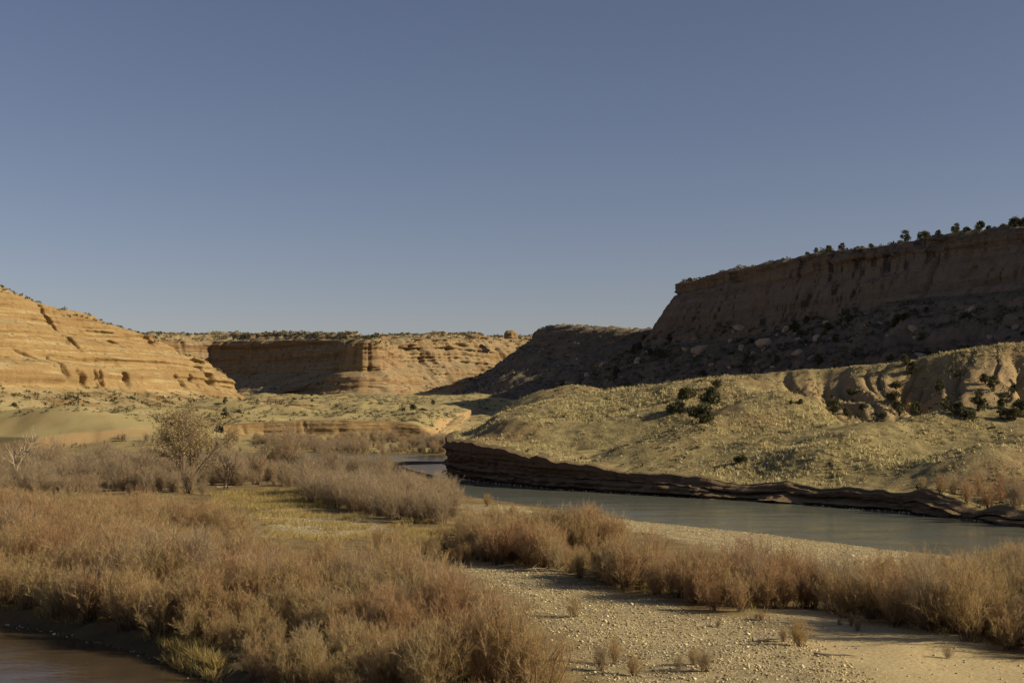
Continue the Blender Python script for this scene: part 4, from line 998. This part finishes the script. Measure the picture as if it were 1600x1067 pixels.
for p in in_view(on_mesa(GB, -0.05, 0.25, 600, rng, .2, .9, .3))[:90]:
    o = link('boulder', BO2[int(rng.integers(0, 4))], far_cliff, p)
    s = float(np.clip(rng.lognormal(.6, .4), 1.0, 4.0)); o.scale = (s, s, s); o.rotation_euler = tuple(rng.uniform(-.6, .6, 2)) + (rng.uniform(0, 6.28),)
# slickrock domes on the bench
def dome(px, py, Y, rx, ry, h, label):
    x, y, _ = at(px, py, Y); nu, nv = 48, 20
    a = np.linspace(0, 2 * math.pi, nu)[:, None]; t = np.linspace(0, 1, nv)[None, :]
    rr = 1 - t ** 2.2 * 1.0
    w = 1 + 0.22 * fbm(np.cos(a) * 1.2 + 5 + px, np.sin(a) * 1.2 + t, seed=px, octaves=3)
    led = 1 + 0.06 * np.tanh(4 * vnoise(t * 6 + a * 0, a * 0.4, seed=px + 1))
    X_ = x + rx * rr * w * led * np.cos(a); Y_ = y + ry * rr * w * led * np.sin(a)
    z0 = float(ground_z(np.array([x]), np.array([y]))[0]) - 1.2
    Z_ = z0 + (h + 1.2) * np.sin(t * math.pi / 2) ** 0.75 + 0 * a
    return tag(link('rock_dome', mesh_from('rock_dome', np.stack([X_, Y_, Z_], -1).reshape(-1, 3), grid_faces(nu, nv), M['rock_gold'], False)), label, 'rock', kind='structure')
dome(478, 632, 720, 11, 8, 3.4, 'low flat slickrock dome on the bench in front of the shadowed wall')
dome(572, 627, 800, 10, 8, 4.2, 'slickrock dome on the bench below the butte')
dome(170, 640, 600, 14, 7, 3.6, 'orange rock outcrop at the foot of the golden cliff')
dome(300, 632, 700, 12, 7, 3.2, 'orange rock outcrop between the grassy cones')
def hoodoo():
    o = dome(797, 640, 1290, 7, 7, 7, 'small round rock knob on the skyline beside the shaded mesa'); o.location.z = at(797, 527, 1290)[2] - o.data.vertices[0].co.z - 1; return o
hoodoo()
dome(230, 622, 690, 9, 6, 3.0, 'small orange outcrop close under the golden cliff')

# ------------------------------------------------------------------ grass, pebbles and driftwood
def tufts(name, P, H, blades, mat, label, seed, wid=0.09, spread=0.5):
    r = np.random.default_rng(seed); n = len(P) * blades
    c = np.repeat(P, blades, 0); h = np.repeat(H, blades) * r.uniform(.6, 1.15, n)
    c = c + np.column_stack([r.normal(0, .10, (n, 2)) * h[:, None] * 1.6, np.zeros(n)])
    D = norm(np.column_stack([r.normal(0, spread, (n, 2)), np.ones(n)]))
    v = tri_strands(c - np.array([0, 0, .05]), D, h, wid * r.uniform(.6, 1.4, n) * (h / .5) ** .5, r)
    rv = np.clip(np.repeat(r.uniform(0, 1, len(P)), blades) * .7 + r.uniform(0, .3, n), 0, 1)
    return tag(link(name, mesh_from(name, v, np.arange(n * 3).reshape(-1, 3), M[mat], False, {'rnd': np.repeat(rv, 3)})), label, 'grass', kind='stuff')
n = 120000
hx = RNG.uniform(-18, 190, n); hy = RNG.uniform(140, 420, n)
z, v, amp = sheet_z(hx, hy)
den = 0.5 + 1.2 * fbm(hx * .05, hy * .05, seed=17, octaves=3) + 0.7 * fbm(hx * .25, hy * .25, seed=18, octaves=3)
u = 800 + hx / hy * F
m = (v > 0.3) & (RNG.uniform(size=n) < np.clip(den, .04, 1) * (1 - .8 * np.clip(amp, 0, 1))) & (u < 1720) & (z > 1.2)
tufts('hill_grass', np.column_stack([hx, hy, z])[m], RNG.uniform(.28, .68, m.sum()) * np.clip(.75 + .5 * den[m], .6, 1.4), 5, 'grass', 'pale bunchgrass covering the rolling hill', 1, .16, .55)
n = 16000; sx = RNG.uniform(-16, 170, n); sy = RNG.uniform(150, 410, n); z, v, amp = sheet_z(sx, sy); u = 800 + sx / sy * F
m = (v > .6) & (u < 1680) & (z > 1.4) & (fbm(sx * .06, sy * .06, seed=19, octaves=3) + .5 * fbm(sx * .4, sy * .4, seed=20, octaves=2) > .22 - .5 * np.exp(-v / 6))
sel = np.where(m)[0][:1500]
scrub_mass('sagebrush', np.column_stack([sx, sy, z + .05])[sel], RNG.lognormal(-1.0, .4, len(sel)), 14, 'low dull sagebrush patches among the bunchgrass of the hill', 'scrub', 6)
# grass on the flats: gold grass between the shrubs, on the far bank strip
gp_ = []
for poly, sp, sd, z in (([(380, 790), (470, 772), (600, 800), (700, 830), (760, 850), (700, 885), (560, 875), (430, 855)], .42, 21, .7), ([(240, 1005), (350, 1050), (420, 1100), (600, 1100), (330, 1010), (100, 965), (0, 955)], .33, 22, .5), ([(330, 775), (480, 770), (560, 790), (430, 800), (330, 800)], .5, 23, .7),
                        ([(380, 708), (700, 709.2), (700, 703), (380, 703)], .7, 24, .6), ([(560, 727), (700, 723.5), (705, 722), (585, 722.5)], .7, 25, .2), ([(-100, 708), (380, 707), (380, 700), (-100, 700)], 1.0, 26, .6), ([(700, 890), (880, 912), (1140, 985), (1230, 968), (1560, 1032), (1600, 1000), (1300, 930), (1000, 870), (760, 840)], .6, 27, .7)):
    q = scatter(poly, sp, sd, z); q = q[(sdf(q[:, 0], q[:, 1], river_poly) < -.3) & (sdf(q[:, 0], q[:, 1], chan_poly) < -.15)]
    gp_.append(q[fbm(q[:, 0] * .2, q[:, 1] * .2, seed=28, octaves=2) > -.25])
q = np.concatenate(gp_)
tufts('bank_grass', np.column_stack([q, ground_z(q[:, 0], q[:, 1])]), RNG.uniform(.3, .85, len(q)), 9, 'grass_gold', 'golden dry grass under and between the floodplain shrubs', 2, .035, .45)
# a bright grass tussock hanging over the side channel
q = np.array([gp(px, py, .4) for px, py in zip(np.linspace(262, 345, 90) + RNG.normal(0, 5, 90), np.linspace(1022, 1050, 90) + RNG.normal(0, 4, 90))])
tg = tufts('grass_tussock', np.column_stack([q, np.maximum(ground_z(q[:, 0], q[:, 1]), .1)]), RNG.uniform(.6, 1.0, len(q)), 26, 'grass_gold', 'bright straw-coloured tussock overhanging the side channel', 3, .03, .6)

def pebbles(name, P, S, label, seed):
    r = np.random.default_rng(seed); n = len(P)
    base = np.array([(1, 0, 0), (0, 1, 0), (-1, 0, 0), (0, -1, 0), (0, 0, .62), (0, 0, -.5)], float)
    v = base[None] * r.uniform(.7, 1.25, (n, 6, 1)) * S[:, None, None]
    a = r.uniform(0, 6.28, n); ca, sa = np.cos(a)[:, None], np.sin(a)[:, None]
    x, y = v[..., 0] * ca - v[..., 1] * sa * .7, v[..., 0] * sa + v[..., 1] * ca * .7
    v = np.stack([x, y, v[..., 2] * .8], -1) + P[:, None, :]
    f = np.array([(0, 1, 4), (1, 2, 4), (2, 3, 4), (3, 0, 4), (1, 0, 5), (2, 1, 5), (3, 2, 5), (0, 3, 5)])
    fc = (f[None] + (np.arange(n) * 6)[:, None, None]).reshape(-1, 3)
    return tag(link(name, mesh_from(name, v.reshape(-1, 3), fc, M['pebble'], True, {'rnd': np.repeat(r.uniform(0, 1, n), 6)})), label, 'gravel', kind='stuff')
pp = []
for G, sp in zip(GRAVEL + SAND, (.22, .3, .34, .4, 1.0)):
    xs = [p[0] for p in G]; ys = [p[1] for p in G]
    k = int((max(xs) - min(xs)) * (max(ys) - min(ys)) / sp ** 2)
    c = np.column_stack([RNG.uniform(min(xs), max(xs), k), RNG.uniform(min(ys), max(ys), k)])
    c = c[zone(c[:, 0], c[:, 1], [G], 1.5) > RNG.uniform(0, 1, k)]
    c = c[sdf(c[:, 0], c[:, 1], river_poly) < -.4]; pp.append(c)
c = np.concatenate(pp)
print('pebbles', len(c))
pebbles('gravel', np.column_stack([c, ground_z(c[:, 0], c[:, 1]) + .02]), np.clip(RNG.lognormal(-2.75, .4, len(c)), .035, .22), 'rounded pale river pebbles covering the gravel bars', 5)
s_ = [gp(*q_) for q_ in ((0, 972), (100, 988), (230, 1018), (300, 1046), (350, 1064))]
ss = np.array([np.interp(np.linspace(0, 4, 260), range(5), [p[i] for p in s_]) for i in (0, 1)]).T + RNG.normal(0, .35, (260, 2)) + np.array([0, -.2])
pebbles('shore_stones', np.column_stack([ss, np.full(260, .0)]), RNG.uniform(.05, .16, 260), 'small stones along the edge of the side channel', 6)
fb = np.linspace(BQ[3], BQ[11], 420); fx, fy, _ = bank_at(fb)
pebbles('waterline_stones', np.column_stack([fx + RNG.normal(-1.2, .5, 420), fy + RNG.normal(-1.8, .5, 420), np.full(420, .02)]), RNG.uniform(.1, .32, 420), 'stones along the waterline below the cut bank', 7)
for i, (a, b, L, an) in enumerate(((830, 906, 3.2, .2), (870, 910, 2.4, -.3), (800, 899, 2.6, .5), (1200, 1016, 2.0, .15), (1310, 1044, 2.6, -.2), (905, 915, 2.0, .1), (352, 768, 3.4, .6))):
    x, y = gp(a, b, .7); r = np.random.default_rng(i + 90)
    t_ = np.linspace(-.5, .5, 7); p = np.column_stack([x + t_ * L * math.cos(an), y + t_ * L * math.sin(an), np.zeros(7)]); p[:, 2] = ground_z(p[:, 0], p[:, 1]) + .1 + np.abs(r.normal(0, .05, 7))
    p[:, :2] += r.normal(0, .08, (7, 2))
    br = (np.array([p[3], p[3] + (.3, .25, .25), p[3] + (.7, .4, .5)]), [.04, .03, .012])
    v, f = tube([(p, np.linspace(.10, .03, 7)), br], 5)
    tag(link('driftwood', mesh_from('driftwood', v, f, M['driftwood'], True, {'rnd': np.full(len(v), .5)})), 'weathered grey driftwood branch lying on the floodplain ground', 'driftwood', 'driftwood branches')
print('shrubs', len(pts), 'junipers', njun[0], 'tris', sum(len(m.polygons) for m in bpy.data.meshes))
